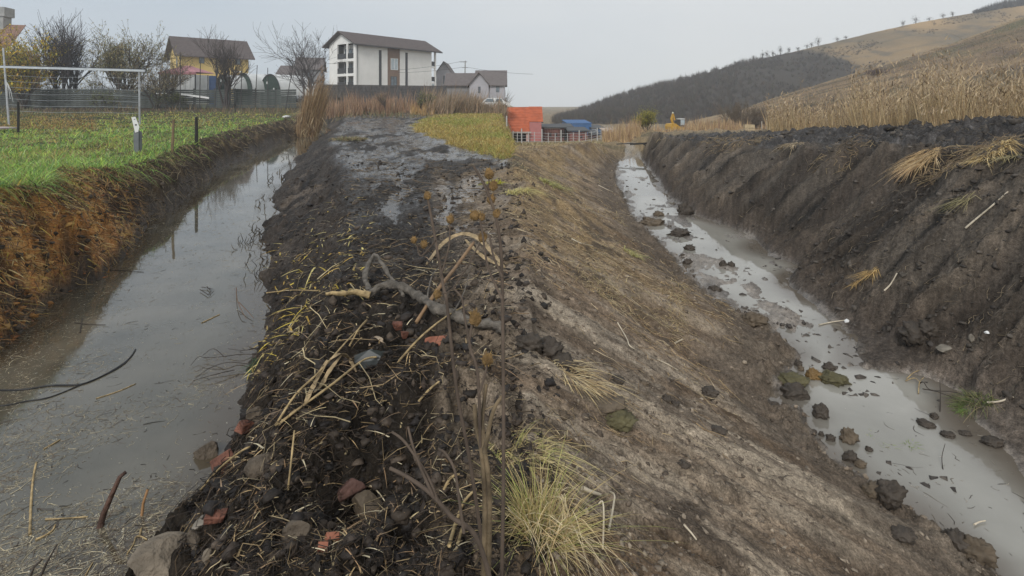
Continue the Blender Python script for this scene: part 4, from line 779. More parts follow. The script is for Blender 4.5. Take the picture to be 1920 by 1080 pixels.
for u, v, vt, lb in ((192, 212, 188, 'thin stake below the willow'), (214, 213, 186, 'thin stake right of another below the willow'), (310, 216, 205, 'short thin stake before the dark bush'), (592, 210, 190, 'thin stake right of the reed clump'), (663, 212, 185, 'thin stake before the rusty reeds'), (742, 211, 186, 'thin stake left of a paired one before the reeds'), (775, 212, 170, 'tall thin stake near the green shrub')): stake('stake', u, v, vt, .035, M_pole, lb, 'stake', 'thin stakes at the end of the meadow', n=4)
p = hit(256, 286); o = thing('marker_post', 'white and grey metal marker post standing at the canal bank', 'post', p, .35); hh = 66 / F * p.y
mb = MB(); mb.prism([(-.055, -.04, -.1), (.055, -.04, -.1), (.055, -.04, hh * .62), (-.055, -.04, hh * .62)], (0, .06, 0)); mb.prism([(.055, .02, -.1), (.1, .07, -.1), (.1, .07, hh * .55), (.055, .02, hh * .62)], (.008, -.008, 0)); mb.build('post', mat('grey_sheet_metal', (.17, .185, .19), .5, .15, 5), o)
mb = MB(); mb.prism([(-.10, -.052, hh), (-.012, -.052, hh * 1.01), (.075, -.052, hh * .72), (.05, -.052, hh * .58), (-.02, -.052, hh * .56)], (0, .012, 0)); mb.build('cover_plate', M_plastic, o)
mb = MB(); mb.box(-.02, .02, -.058, -.052, hh * .76, hh * .80); mb.box(-.045, -.015, -.057, -.052, hh * .93, hh * .945); mb.build('bolt', M_dark, o)
p = at(-8, 254, 24); p.z = gz(p.x, 24) + .12; o = MB(); o.prism([(-.7, -.5, 0), (.65, -.7, 0), (.75, .3, 0), (-.5, .9, 0)], (0, 0, .06)); o = o.build('board', mat('faded_board', (.40, .34, .33), .8, .15, 3), label='pale flat board lying in the grass at the left edge', cat='board'); o.location = p
p = hit(82, 197); o = thing('plastic_tub', 'cut white plastic tub lying before the fence', 'tub', p, .3); a = np.linspace(0, np.pi, 11); mb = MB(); mb.add([(.55 * math.cos(q) * k, y, .5 * math.sin(q) * k + .08) for y in (0, .5) for k in (1,) for q in a], [(k, k + 1, 12 + k, 11 + k) for k in range(10)]); mb.build('shell', M_plastic, o); mb = MB(); mb.tube([(.55 * math.cos(q), 0, .5 * math.sin(q) + .08) for q in a], .05, 5); mb.box(-.65, .65, -.06, .6, 0, .09); mb.build('rim', M_plastic, o)
p = hit(152, 192); o = thing('window_frame', 'discarded white window leaning before the fence', 'window', p + Vector((0, 0, .05)), .2); fr = MB()
for a_, b_ in (((0, 0), (1.5, 0)), ((0, .8), (1.5, .8)), ((0, 0), (0, .8)), ((1.5, 0), (1.5, .8)), ((.75, 0), (.75, .8))): fr.bar((a_[0] + a_[1] * .25, a_[1] * .6, a_[1] * .7), (b_[0] + b_[1] * .25, b_[1] * .6, b_[1] * .7), .07)
fr.build('frame', M_plastic, o); gl = MB(); gl.poly([(0, 0.02, 0), (1.5, 0.02, 0), (1.7, .5, .56), (.2, .5, .56)]); gl.build('pane', M_glass, o)
for u, v, s, lb in ((669, 204, .22, 'white plastic bag caught in the reeds, left of the tallest'), (690, 209, .30, 'largest white plastic bag in the reeds beyond the canal'), (692, 212, .18, 'small white bag lying under the largest one'), (425, 196, .22, 'white bag by the fence left of the poles'), (538, 223, .3, 'white plastic sheet lying in the grass by the reed clump')):
    p = hit(u, v); V, T = lump(2, s, s * .7, s * (1.0 if v < 220 else .35), int(u), .55); o = npobj('plastic_bag', V + [0, 0, s * .5], [T], M_plastic, label=lb, cat='bag'); o.location = p
# white car half hidden by the brown reeds
p = at(928, 190, 70); p.z = gz(p.x, 70); o = thing('parked_car', 'white car half hidden behind the brown reeds at the houses', 'car', p, .1)
mb = MB(); mb.prism([(-1.9, -.8, .35), (1.9, -.8, .35), (2.0, -.8, .8), (1.3, -.8, .95), (.8, -.8, 1.42), (-1.0, -.8, 1.45), (-1.7, -.8, .98), (-2.0, -.8, .85)], (0, 1.6, 0)); mb.build('body', M_plastic, o)
for xa, xb in ((-1.35, -.15), (-.05, .95)): mb = MB(); mb.prism([(xa, -.815, .95), (xb, -.815, .95), (xb - .15, -.815, 1.35), (xa + .25, -.815, 1.35)], (0, .01, 0)); mb.build('window', M_glass, o)
for xa in (-1.2, 1.2):
    for ya in (-.82, .62): mb = MB(); a = np.linspace(0, 2 * np.pi, 15)[:-1]; mb.prism([(xa + .32 * math.cos(q), ya, .32 + .32 * math.sin(q)) for q in a], (0, .2, 0)); mb.build('wheel', M_black, o)

# ------------------------------------------------------------------ buildings, right
M_rtile = mat('red_tiles', (.42, .105, .045), .85, .2, 1.6, .4, 12); M_pink = mat('pink_render', (.44, .175, .165), .9, .12, 1.2, .2, 20); M_blue = mat('blue_cladding', (.045, .13, .30), .7, .12, .8); M_shed = mat('red_brown_boards', (.16, .07, .06), .9, .25, 2); M_shade = mat('opening_shade', (.035, .032, .03), .9)
rd = 70.0; f = lambda v, d=rd: EYE - (v - VH) / F * d; g = lambda u, d=rd: (u - UC) / F * d
o = thing('red_roof_house', 'house with big red tiled roof and pink gable block', 'house', (0, rd, 0)); zb_ = f(273)
mb = MB(); X0, X1, X2 = g(955), g(993), g(1017)
mb.box(X0, X1 - .1, 1.4, 1.6, zb_, f(248)); mb.box(X1, X2 - .12, .2, 6, zb_, f(230)); mb.box(X0, X1, 1.6, 6, zb_, f(248)); mb.build('wall', M_pink, o)
rows = 9; ridge_y = 3.4
rb = MB(); [rb.prism([(X0 - .4, -.4 + 3.8 * k / rows, f(248) + (f(203) - f(248)) * k / rows + .05), (X1, -.4 + 3.8 * k / rows, f(248) + (f(203) - f(248)) * k / rows + .05), (X1, -.4 + 3.8 * (k + 1) / rows, f(248) + (f(203) - f(248)) * (k + 1) / rows), (X0 - .4, -.4 + 3.8 * (k + 1) / rows, f(248) + (f(203) - f(248)) * (k + 1) / rows)], (0, 0, .09)) for k in range(rows)]
ks = (f(230) - f(248)) / (f(203) - f(248)) * rows
for k in range(6): ya = -.4 + 3.8 * (ks + (rows - ks) * k / 6) / rows; yb = -.4 + 3.8 * (ks + (rows - ks) * (k + 1) / 6) / rows; za = f(230) + (f(201.5) - f(230)) * k / 6; zc = f(230) + (f(201.5) - f(230)) * (k + 1) / 6; rb.prism([(X1, ya, za + .05), (X2 + .15, ya, za + .05), (X2 + .15, yb, zc), (X1, yb, zc)], (0, 0, .09))
rb.prism([(X0 - .4, 7.2, f(248)), (X2 + .15, 7.2, f(248)), (X2 + .15, ridge_y, f(202)), (X0 - .4, ridge_y, f(203))], (0, 0, .1)); rb.build('roof', M_rtile, o)
mb = MB(); mb.box(X1 - .02, X2 + .2, 1.02, 1.18, f(231.5), f(229.5)); mb.build('fascia', M_dark, o); mb = MB(); mb.box(X0 - .4, X1 + .2, -.5, -.4, f(249.5), f(246.5)); mb.build('eaves_board', mat('pale_board', (.42, .36, .31), .8), o)
mb = MB(); mb.box(X0, X1 - .5, 1.3, 1.39, zb_ + .3, f(251)); mb.build('doorway', M_shade, o); mb = MB(); mb.box(X1 - .45, X1 - .05, -.3, .0, zb_ - .1, f(249.6)); mb.build('pillar', mat('pink_pillar', (.60, .42, .38), .9, .1, 3), o)  # doorway is a flat dark panel standing in for the shade inside
for u, s in ((962, .25), (970, .3), (978, .28), (985, .22)): V, T = lump(2, s * .9, s * .7, s * .7, u, .4); ob = npobj('sack', V, [T], M_plastic, label=['leftmost pale sack under the red roof', 'larger pale sack under the red roof', 'third pale sack under the red roof', 'pale sack nearest the pink pillar'][(962, 970, 978, 985).index(u)], cat='sack'); ob.location = (g(u), rd - 1.2, zb_ + .25)
def shed(name, label, u0, u1, vt, vb, d, wall, roof, openv=None, over=.3, depth=5, slope=.0):
    x0, x1 = g(u0, d), g(u1, d); o = thing(name, label, 'shed', (x0, d, 0)); w = x1 - x0; zt, zq = f(vt, d), f(vb, d) - .3
    mb = MB(); nb_ = max(6, int(w / .3))
    for k in range(nb_): mb.box(w * k / nb_, w * (k + 1) / nb_ - .02, R.uniform(0, .03), .12, zq, zt - .05)
    mb.box(0, .1, .12, depth, zq, zt - .05); mb.box(w - .1, w, .12, depth, zq, zt - .05); mb.build('wall', wall, o)
    rb = MB(); rb.prism([(-over, -over, zt - slope), (w + over, -over, zt - slope), (w + over, depth, zt + .25), (-over, depth, zt + .25)], (0, 0, .14)); rb.build('roof', roof, o)
    for (ua, ub, va, vc) in openv or []: mb = MB(); mb.box(g(ua, d) - x0, g(ub, d) - x0, -.03, .05, f(vc, d), f(va, d)); mb.build('opening', M_shade, o)  # dark panels on the wall, painted as the shade within the openings
    return o
shed('shed', 'long red brown shed right of the red roofed house', 1019, 1058, 240, 262, 74, M_shed, M_dark, [(1050, 1057, 244, 258), (1030, 1034, 249, 256), (1040, 1045, 249, 256)])
shed('shed', 'open lean-to shed in front of the blue hall', 1058, 1072, 239, 262, 77, M_grey, M_dark, [(1060, 1071, 243, 260)])
shed('shed', 'small red brick shed with dark flat roof before the blue hall', 1068, 1101, 246.5, 262, 72, mat('red_brick', (.21, .085, .07), .9, .2, 3), M_dark, [(1088, 1092, 254, 259)])
shed('hall', 'large bright blue industrial hall', 1064, 1109, 232, 262, 96, M_blue, M_blue, None, .1, 10); ha = shed('hall', 'lower dull blue hall with a white sign', 1109, 1136, 241.5, 260, 94, mat('dull_blue_cladding', (.05, .11, .21), .7, .15, .8), M_dark, None, .1, 9)
mb = MB(); mb.box(.1, .85, -.08, -.03, f(246, 94), f(243, 94)); mb.build('sign', M_plastic, ha)
shed('shed', 'dark red shed under the dull blue hall', 1111, 1122, 252, 262, 76, M_shed, M_dark, [(1112, 1117, 257, 262)]); shed('shed', 'small pale roofed hut at the end of the yard', 1136, 1151, 247, 257, 88, M_shed, mat('pale_roof', (.5, .42, .36), .8), None)
# wire fence
o = thing('wire_fence', 'thin pale wire fence with posts before the red house yard', 'fence', (0, 0, 0)); pts = []
for k, u in enumerate([950, 962, 970, 978, 991, 1002, 1016, 1028, 1041, 1052, 1064, 1075, 1086, 1098, 1109, 1120, 1127]):
    d = np.interp(u, [950, 1130], [40, 50]); x = g(u, d); z = gz(x, d); pts.append((x, d, z)); h_ = .95 + .25 * (k % 3 == 0); mb = MB(); mb.tube([(x, d, z - .1), (x, d, z + h_)], .035 if k % 3 else .055, 5); mb.build('post', mat('pale_post', (.46, .45, .43), .8, .15, 3) if k == 0 else bpy.data.materials['pale_post'], o)
for h_ in (.2, .42, .64, .88): mb = MB(); mb.tube([(a, b, c + h_) for a, b, c in pts], .016, 3); mb.build('wire', M_galv, o)
for u, h_, lb in ((1428, 1.1, 'pale post left of the reed bank'), (1437, 1.25, 'tallest pale post left of the reed bank'), (1447, 1.2, 'pale post nearest the reed bank')): p = base(u, 48); mb = MB(); mb.tube([(0, 0, -.1), (.02, 0, h_)], [.05, .045], 5); o = mb.build('fence_post', mat('weathered_post', (.38, .33, .27), .9, .2, 4), label=lb, cat='post', group='pale posts by the reeds'); o.location = p
p = base(1406, 52); o = thing('crate_stack', 'stack of pale wooden crates beside the bare willow bush', 'crates', p)
for k in range(4): mb = MB(); xx, zz = (k % 2) * .5 - .5, (k // 2) * .36; [mb.box(xx + .01, xx + .48, -.01, .4, zz + q * .11, zz + q * .11 + .085) for q in range(3)]; mb.box(xx + .03, xx + .46, .01, .38, zz, zz + .3); mb.build('crate', mat('pale_wood', (.50, .40, .25), .85, .2, 5) if k == 0 else bpy.data.materials['pale_wood'], o)
# excavator
M_cat = mat('excavator_yellow', (.50, .28, .025), .5, .15, 3)
p = base(1267, 78); o = thing('excavator', 'yellow tracked excavator with raised arm on the far bank', 'excavator', p, .25)
for ya in (-.95, .55):
    mb = MB(); mb.prism([(-1.25, ya, .12), (-1.0, ya, .0), (1.0, ya, .0), (1.25, ya, .12), (1.25, ya, .42), (1.0, ya, .55), (-1.0, ya, .55), (-1.25, ya, .42)], (0, .4, 0)); tr = mb.build('track', M_black, o)
    for k in range(5): mb = MB(); a = np.linspace(0, 6.28, 9)[:-1]; mb.prism([(-.9 + k * .45 + .17 * math.cos(q), ya - .03, .27 + .17 * math.sin(q)) for q in a], (0, .46, 0)); mb.build('roller', M_dark, tr)
mb = MB(); mb.prism([(-1.2, -.85, .65), (1.0, -.85, .65), (1.05, -.85, 1.0), (.1, -.85, 1.15), (-.5, -.85, 1.55), (-1.1, -.85, 1.5), (-1.3, -.85, 1.1)], (0, 1.7, 0)); mb.box(-.5, .5, -.4, .4, .5, .66); mb.build('body', M_cat, o)
cb = MB(); cb.prism([(.15, -.85, 1.0), (1.05, -.85, 1.0), (1.05, -.85, 1.7), (.9, -.85, 2.15), (.2, -.85, 2.15)], (0, .85, 0)); cb = cb.build('cab', M_dark, o); mb = MB(); mb.box(.14, .96, -.9, .05, 2.15, 2.25); mb.build('cab_roof', M_plastic, cb); mb = MB(); mb.box(.28, .92, -.87, -.855, 1.35, 2.05); mb.box(1.05, 1.06, -.78, -.07, 1.2, 1.7); mb.build('window', M_pale, cb)
mb = MB(); mb.bar((-.2, .3, 1.1), (-.55, .3, 2.3), .22, .3); mb.bar((-.55, .3, 2.25), (-.25, .3, 2.95), .2, .25); mb.build('boom', M_cat, o); mb = MB(); mb.bar((-.27, .3, 2.9), (.0, .3, 2.0), .16, .2); mb.build('arm', M_cat, o); mb = MB(); mb.bar((-.1, .38, 1.2), (-.42, .38, 2.1), .08); mb.build('ram', M_galv, o)
mb = MB(); mb.prism([(-.15, .05, 1.95), (.15, .05, 1.95), (.25, .05, 1.65), (-.05, .05, 1.5), (-.25, .05, 1.7)], (0, .5, 0)); mb.build('bucket', M_dark, o); V, T = ICO[1]; npobj('lamp', V * .13 + [-.3, .3, 3.08], [T], mat('lamp_white', (.8, .78, .65), .4), parent=o)
# beam and brace across the end of the ditch
o = thing('timber_beam', 'dark timber beam with a brace lying across the end of the right ditch', 'beam', at(1213, 270, 29)); mb = MB(); mb.bar((-.9, .1, -.02), (.55, .1, .06), .09); mb.build('beam', M_black, o); mb = MB(); mb.bar((-.2, 0, 0), (.22, 0, -.24), .06); mb.bar((.5, 0, .03), (.24, 0, -.25), .05); mb.build('brace', M_black, o); mb = MB(); mb.bar((-1.6, .3, -.03), (-.7, .3, .02), .05); mb.build('rail', M_pole, o)
#--PART3--
# ------------------------------------------------------------------ grass, reeds, straw
YG = [(.33, .54, .10), (.22, .40, .09), (.46, .60, .12), (.15, .28, .10)]
YD = [(.44, .45, .08), (.48, .38, .10), (.52, .40, .14), (.33, .38, .08)]
ST = [(.50, .38, .19), (.42, .29, .14), (.56, .46, .27), (.34, .23, .11), (.27, .17, .09)]
def up_vecs(n, h, lean): return np.stack([R.normal(0, lean, n) * h, R.normal(0, lean, n) * h, h], -1)
def lod(d, px): return d * px / 533.0            # width that covers px pixels of the picture at distance d
# left meadow
n = 52000; x, d, z, q = scat(n, -1.08, -.36, 5.5, 52, lambda q, x, d: (q < 1.02) & ~((np.hypot((x + 33) / 2.0, (d - 42) / 2.4) < 1.0)), .8)
ny = fbm(x * .22, d * .16, 4, 81); fresh = np.clip(1.0 - (d - 9) / 26 + .9 * ny + .9 * fbm(x * .9, d * .5, 3, 85) + .5 * ((x / d) > -.72), .05, 1); k = R.uniform(0, 1, len(x)) < fresh
C = np.where(k[:, None], pick(YG, len(x), .3), pick(YD, len(x), .25)); dead = R.uniform(0, 1, len(x)) < .12 + .25 * (fbm(x * .6, d * .35, 3, 86) > .25); C[dead] = pick([(.36, .27, .13), (.28, .20, .09), (.44, .35, .18)], dead.sum()); pal = R.uniform(0, 1, len(x)) < .08; C[pal] = pick([(.46, .55, .30), (.55, .55, .30)], pal.sum()); org = (R.uniform(0, 1, len(x)) < .75) & (x / d < -.78) & (d > 26); C[org] = pick([(.42, .25, .08), (.36, .24, .08), (.45, .32, .12)], org.sum())
h = R.uniform(.10, .34, len(x)) * np.interp(d, [7, 14, 45], [1.05, 1.0, 1.0]) * (1 + .8 * fbm(x * 1.4, d * 1.2, 3, 82))
V, Fa, C = blades(np.stack([x, d, z - .02], -1), up_vecs(len(x), h, .45), np.maximum(.008, lod(d, .6)), C, droop=R.uniform(.2, 1.0, len(x)), seg=3); npobj('meadow_grass', V, Fa, M_veg, C, kind='stuff')
# long grass hanging over the left bank
n = 15000; x, d, z, q = scat(n, -1.05, -.3, 5.5, 48, lambda q, x, d: (q > .985) & (q < 1.9) & (R.uniform(0, 1, len(q)) < np.clip(1.5 - (q - .95) * 1.5, 0, 1)) & ((d > 9.5) | (q < 1.15) | (R.uniform(0, 1, len(q)) < .10)), .7)
k = R.uniform(0, 1, len(x)); C = np.where((k < np.interp(d, [9, 16, 30], [.5, .28, .25]))[:, None], pick(YG, len(x)), np.where((k < .72)[:, None], pick([(.30, .22, .10), (.36, .27, .13), (.22, .17, .07), (.24, .22, .07)], len(x)), pick([(.10, .075, .04), (.15, .11, .06)], len(x))))
h = R.uniform(.15, .42, len(x)); uv = np.stack([R.normal(.45, .3, len(x)) * h, R.normal(-.15, .35, len(x)) * h, h * R.uniform(.2, .9, len(x))], -1)
V, Fa, C = blades(np.stack([x, d, z], -1), uv, np.maximum(.007, lod(d, .6)), C, droop=R.uniform(.5, 1.5, len(x)), seg=4); npobj('bank_grass', V, Fa, M_veg, C, kind='stuff')
# roots, stalks and leaf scraps on the left bank face
n = 2900; x, d, z, q = scat(n, -1.1, -.3, 5.0, 45, lambda q, x, d: (q > 1.2) & (q < 3.05), .8)
D = np.stack([R.normal(.6, .5, n), R.normal(0, .6, n), R.normal(-.55, .4, n)], -1); warm = (d < 10.5)
C = np.where(warm[:, None], pick([(.36, .19, .06), (.24, .12, .045), (.44, .31, .13), (.10, .06, .03), (.06, .04, .024)], n), pick([(.11, .08, .05), (.22, .16, .09), (.07, .05, .035), (.30, .24, .15)], n))
V, Fa, C = sticks(np.stack([x, d, z + .015], -1), D, R.uniform(.08, .45, n) * np.interp(d, [5, 10, 45], [.7, 1, 1.4]), np.maximum(.003, lod(d, .28)), C, .15); npobj('bank_roots', V, Fa, M_straw, C, kind='stuff')
n = 2600; x, d, z, q = scat(n, -1.1, -.55, 4.5, 11.0, lambda q, x, d: (q > 1.05) & (q < 2.95), .8)
V, Fa, C = blades(np.stack([x, d, z + .02], -1), np.stack([R.normal(.08, .07, n), R.normal(0, .08, n), R.normal(.0, .05, n)], -1), R.uniform(.008, .022, n), pick([(.40, .25, .08), (.30, .15, .05), (.50, .38, .17), (.18, .09, .04), (.12, .075, .045), (.46, .33, .07)], n), droop=.3, seg=3); npobj('leaf_scraps', V, Fa, M_straw, C, kind='stuff')
n = 1300; x, d, z, q = scat(n, -1.1, -.35, 5.0, 22.0, lambda q, x, d: (q > 1.1) & (q < 3.1), .9); sz = .01 + .05 * R.uniform(0, 1, n) ** 3
og = (d < 10) & (R.uniform(0, 1, n) < .6); C = np.where(og[:, None], pick([(.36, .17, .05), (.26, .11, .04), (.45, .26, .08)], n), pick([(.05, .037, .026), (.08, .06, .04)], n)); V, Fa, C = lumps(np.stack([x, d, z], -1), sz, C, 1, 301); npobj('bank_crumbs', V, Fa, M_clod, C, kind='stuff')
# yellow meadow right of the track
n = 17000; x, d, z, q = scat(n, -.36, .0, 14.0, 66, lambda q, x, d: (q > 9.05) & (q < 10.9) & (d > 14.6), .7)
ny = fbm(x * .3, d * .15, 3, 83); C = np.where((ny + R.normal(0, .25, n) > .12)[:, None], pick([(.34, .34, .09), (.26, .29, .08)], n), pick([(.48, .37, .11), (.42, .29, .10), (.50, .42, .17), (.30, .22, .09)], n)); h = R.uniform(.12, .34, n) * (1 + .5 * sst(0, .5, fbm(x * .9, d * .6, 3, 84)))
V, Fa, C = blades(np.stack([x, d, z - .02], -1), up_vecs(n, h, .5), np.maximum(.01, lod(d, .62)), C, droop=R.uniform(.2, .8, n), seg=3); npobj('yellow_grass', V, Fa, M_veg, C, kind='stuff')
# reeds and dead weeds before the houses
def reed_belt(name, regions, n, hr, cols, w=.5, lean=.12, plume=0, wind=0.0):
    xs, ds = [], []
    for (ua, ub, da, db, wt) in regions:
        m = int(n * wt); d = R.uniform(da, db, m); u = R.uniform(ua, ub, m); xs.append((u - UC) / F * d); ds.append(d)
    x, d = np.concatenate(xs), np.concatenate(ds); z = ground(x, d)[0]; m = len(x); cl = fbm(x * .35, d * .25, 3, int(n) % 97)
    cl2 = fbm(x * 1.3, d * .9, 3, int(n) % 89); h = hr[0] + (hr[1] - hr[0]) * R.uniform(0, 1, m) ** 1.5; h = h * np.clip(1 + 1.2 * cl + 1.0 * cl2, .2, 1.9); C = pick(cols, m, .18)
    V, Fa, Cc = blades(np.stack([x, d, z - .05], -1), np.stack([(R.normal(0, lean, m) + wind) * h, R.normal(0, lean, m) * h, h], -1), np.maximum(.012, lod(d, w)), C, droop=R.uniform(0, .35, m), seg=3)
    if plume:
        k = np.repeat(np.arange(m), 2); tt = R.uniform(.25, .95, len(k)); a = R.uniform(0, 6.28, len(k)); P2 = np.stack([x[k] + wind * h[k] * tt, d[k], z[k] + h[k] * tt], -1)
        V2, F2, C2 = blades(P2, np.stack([np.cos(a) * .28, np.sin(a) * .2, R.uniform(.0, .35, len(k))], -1) * (h[k] * .6)[:, None], np.maximum(.010, lod(d[k], w * .7)), pick(cols, len(k), .2), droop=R.uniform(.2, .9, len(k)), seg=3)
        V3, F3, C3 = blades(np.stack([x + R.normal(0, .03, m) + wind * h, d, z + h * .86], -1), np.stack([R.normal(.03, .09, m), R.normal(0, .06, m), R.uniform(.1, .3, m)], -1), np.maximum(.03, lod(d, w * 2.2)), pick([(.34, .25, .15), (.27, .19, .11), (.42, .32, .2)], m, .2), droop=.3, seg=3)
        o1, o2 = len(V), len(V) + len(V2); Fa = Fa + [f + o1 for f in F2] + [f + o2 for f in F3]; V = np.concatenate([V, V2, V3]); Cc = np.concatenate([Cc, C2, C3])
    npobj(name, V, Fa, M_straw, Cc, kind='stuff')
reed_belt('rusty_weeds', [(645, 735, 60, 74, .5), (612, 680, 56, 66, .25), (700, 790, 62, 74, .25)], 6500, (.9, 2.2), [(.34, .20, .12), (.28, .17, .11), (.40, .26, .16), (.22, .16, .10)], .55)
reed_belt('brown_reeds', [(835, 908, 62, 72, .55), (790, 850, 60, 70, .2), (890, 948, 62, 70, .25)], 6800, (1.0, 2.6), [(.30, .21, .14), (.25, .18, .12), (.36, .25, .16), (.20, .17, .11)], .55, .16, wind=.15)
reed_belt('orange_weeds', [(770, 815, 60, 68, 1)], 1100, (.6, 1.3), [(.46, .28, .10), (.40, .26, .12)], .55)
reed_belt('garden_weeds', [(-60, 560, 47, 60, .7), (560, 830, 50, 62, .3)], 4200, (.15, .7), [(.14, .12, .06), (.20, .17, .09), (.12, .14, .05), (.26, .17, .09)], .5, .3)
n = 420; u = R.uniform(-80, 950, n); d = R.uniform(128, 170, n); x = (u - UC) / F * d; hgt = R.uniform(3, 7.5, n) * (.7 + .5 * (fbm(u * .02, d * 0, 3, 88) + .4)); V, Fa, C = brush_mesh(np.stack([x, d, 0 * d + EYE - 1], -1), hgt, hgt * .5, 26, pick([(.11, .10, .09), (.13, .115, .10), (.10, .10, .08)], n), .14); npobj('distant_trees', V, Fa, M_bark, C, kind='stuff')
# the leaning reed clump at the end of the canal
p = hit(572, 246); p = at(572, 246, 36); p.z = gz(p.x, 36); o = thing('reed_clump', 'tall leaning clump of dry brown reeds at the end of the left canal', 'reeds', p)
n = 1500; a = R.uniform(0, 6.28, n); r = np.sqrt(R.uniform(0, 1, n)) * .75; h = R.uniform(1.4, 5.2, n) * (1 - .25 * r); ln = R.normal(.20, .075, n)
P = np.stack([np.cos(a) * r, np.sin(a) * r * .7, 0 * a - .1], -1); V, Fa, C = blades(P, np.stack([ln * h + .12 * np.maximum(h - 2, 0), R.normal(0, .05, n) * h, h], -1), np.full(n, .035), pick([(.34, .23, .12), (.28, .18, .09), (.40, .29, .16), (.22, .14, .08)], n), droop=R.uniform(0, .1, n), seg=4); npobj('stalks', V, Fa, M_straw, C, parent=o)
n = 900; h = R.uniform(.4, 2.2, n); a = R.uniform(0, 6.28, n); P = np.stack([np.cos(a) * .5 + .2 * h * .9, np.sin(a) * .4, h], -1); V, Fa, C = blades(P, np.stack([R.normal(0, .4, n), R.normal(0, .3, n), R.normal(-.15, .3, n)], -1), np.full(n, .04), pick([(.42, .31, .17), (.32, .22, .12), (.46, .36, .22)], n), droop=.5, seg=3); npobj('leaves', V, Fa, M_straw, C, parent=o)
n = 300; t = R.uniform(.75, 1, n); h = R.uniform(3.6, 5.2, n); P = np.stack([.26 * h * t + R.normal(0, .16, n), R.normal(0, .15, n), h * t], -1); V, Fa, C = blades(P, np.stack([R.normal(.12, .08, n), R.normal(0, .08, n), R.normal(.15, .1, n)], -1), np.full(n, .05), pick([(.26, .17, .10), (.33, .22, .13)], n), droop=.3, seg=2); npobj('plumes', V, Fa, M_straw, C, parent=o, kind='stuff')
# reeds beyond the right-hand bank
reed_belt('tall_reeds', [(1720, 2050, 13.5, 20, .42), (1600, 1760, 17, 25, .2), (1440, 1640, 26, 36, .28), (1850, 2200, 14, 20, .1)], 8500, (.7, 1.75), [(.48, .35, .18), (.40, .28, .14), (.54, .42, .24), (.33, .22, .11), (.36, .27, .16)], .5, .15, 1, wind=-.06)
reed_belt('low_reeds', [(1130, 1200, 36, 58, .34), (1200, 1440, 52, 64, .40), (1290, 1390, 50, 60, .26)], 5200, (.5, 1.25), [(.42, .29, .15), (.36, .24, .13), (.48, .34, .18), (.30, .19, .12)], .6, .1)
n = 1500; u = R.uniform(965, 1135, n); d = R.uniform(24, 46, n); x = (u - UC) / F * d; z = ground(x, d)[0]; V, Fa, C = blades(np.stack([x, d, z], -1), up_vecs(n, R.uniform(.1, .35, n), .5), lod(d, .6), pick([(.28, .22, .12), (.20, .19, .08), (.34, .26, .15)], n), droop=.5); npobj('yard_grass', V, Fa, M_straw, C, kind='stuff')

# ------------------------------------------------------------------ straw, stalks and clods on the banks
def down(x, d):
    gx, gy = slope_dir(x, d); return gx, gy
def lay(n, s0, s1, d0, d1, ok, p, lo, hi, rad, cols, name, align=0.0, lift=.01, bend=.1, px=.3, mat_=None, tilt=.12):
    x, d, z, q = scat(n, s0, s1, d0, d1, ok, p); m = len(x); gx, gy = down(x, d); a = R.uniform(0, 6.28, m)
    D = np.stack([np.cos(a) + align * 2.2, np.sin(a) * (1 if not align else .7), 0 * a], -1); D[:, 2] = D[:, 0] * gx + D[:, 1] * gy + R.normal(0, tilt, m)
    L = (lo + (hi - lo) * R.uniform(0, 1, m) ** 2.2) * np.interp(d, [1.5, 3, 7], [.5, .75, 1]); rad = rad * np.interp(d, [1.5, 4, 7], [.5, .8, 1])
    V, Fa, C = sticks(np.stack([x, d, z + lift + np.abs(R.normal(0, .012, m))], -1), D, L, np.maximum(rad * R.uniform(.6, 1.4, m), lod(d, px) * .5), pick(cols, m, .2), bend); npobj(name, V, Fa, mat_ or M_straw, C, kind='stuff')
spoil = lambda q, x, d: (q > 6.05) & (x < np.abs(R.normal(0, .12, len(q))) * np.clip(d / 3, .6, 2))
thick = lambda q, x, d: spoil(q, x, d) & (R.uniform(0, 1, len(q)) < np.clip(1.25 - d / 14, .12, 1)) & (fbm(x * 1.3, d * 1.0, 3, 91) + R.normal(0, .3, len(q)) > -.12)
lay(3000, -.62, .1, 1.6, 16, thick, .55, .04, .34, .003, [(.30, .215, .11), (.19, .125, .065), (.42, .33, .19), (.12, .08, .048), (.075, .052, .033), (.09, .062, .04)], 'straw_litter', bend=.2, lift=.002)
lay(5200, -.62, .1, 1.6, 20, thick, .55, .04, .30, .0026, [(.026, .019, .014), (.04, .028, .02), (.018, .014, .011), (.06, .042, .028)], 'dark_roots', bend=.3)
lay(34, -.52, -.01, 2.6, 9, thick, .5, .3, .8, .0042, [(.52, .42, .24), (.42, .30, .16), (.34, .24, .13)], 'long_stalks', bend=.06, tilt=.2, lift=.03)
n = 1500; x, d, z, q = scat(n, -.55, 0, 1.7, 9.5, thick, .5); V, Fa, C = blades(np.stack([x, d, z + .015], -1), np.stack([R.normal(0, .10, n), R.normal(0, .09, n), np.abs(R.normal(0, .035, n))], -1) * np.interp(d, [1.6, 4, 8], [.45, .8, 1.1])[:, None], R.uniform(.005, .014, n) * np.interp(d, [1.6, 4, 8], [.6, .9, 1.2]), pick([(.50, .40, .22), (.40, .28, .14), (.56, .48, .32), (.30, .19, .10), (.22, .15, .09)], n, .2), droop=R.uniform(.1, .7, n), seg=4); npobj('dry_leaf_strips', V, Fa, M_straw, C, kind='stuff')
yl = lambda q, x, d: (q > 6.02) & (q < 7.4) & (fbm(x * 1.1 + 3, d * .8, 3, 92) + R.normal(0, .2, len(q)) > .05)
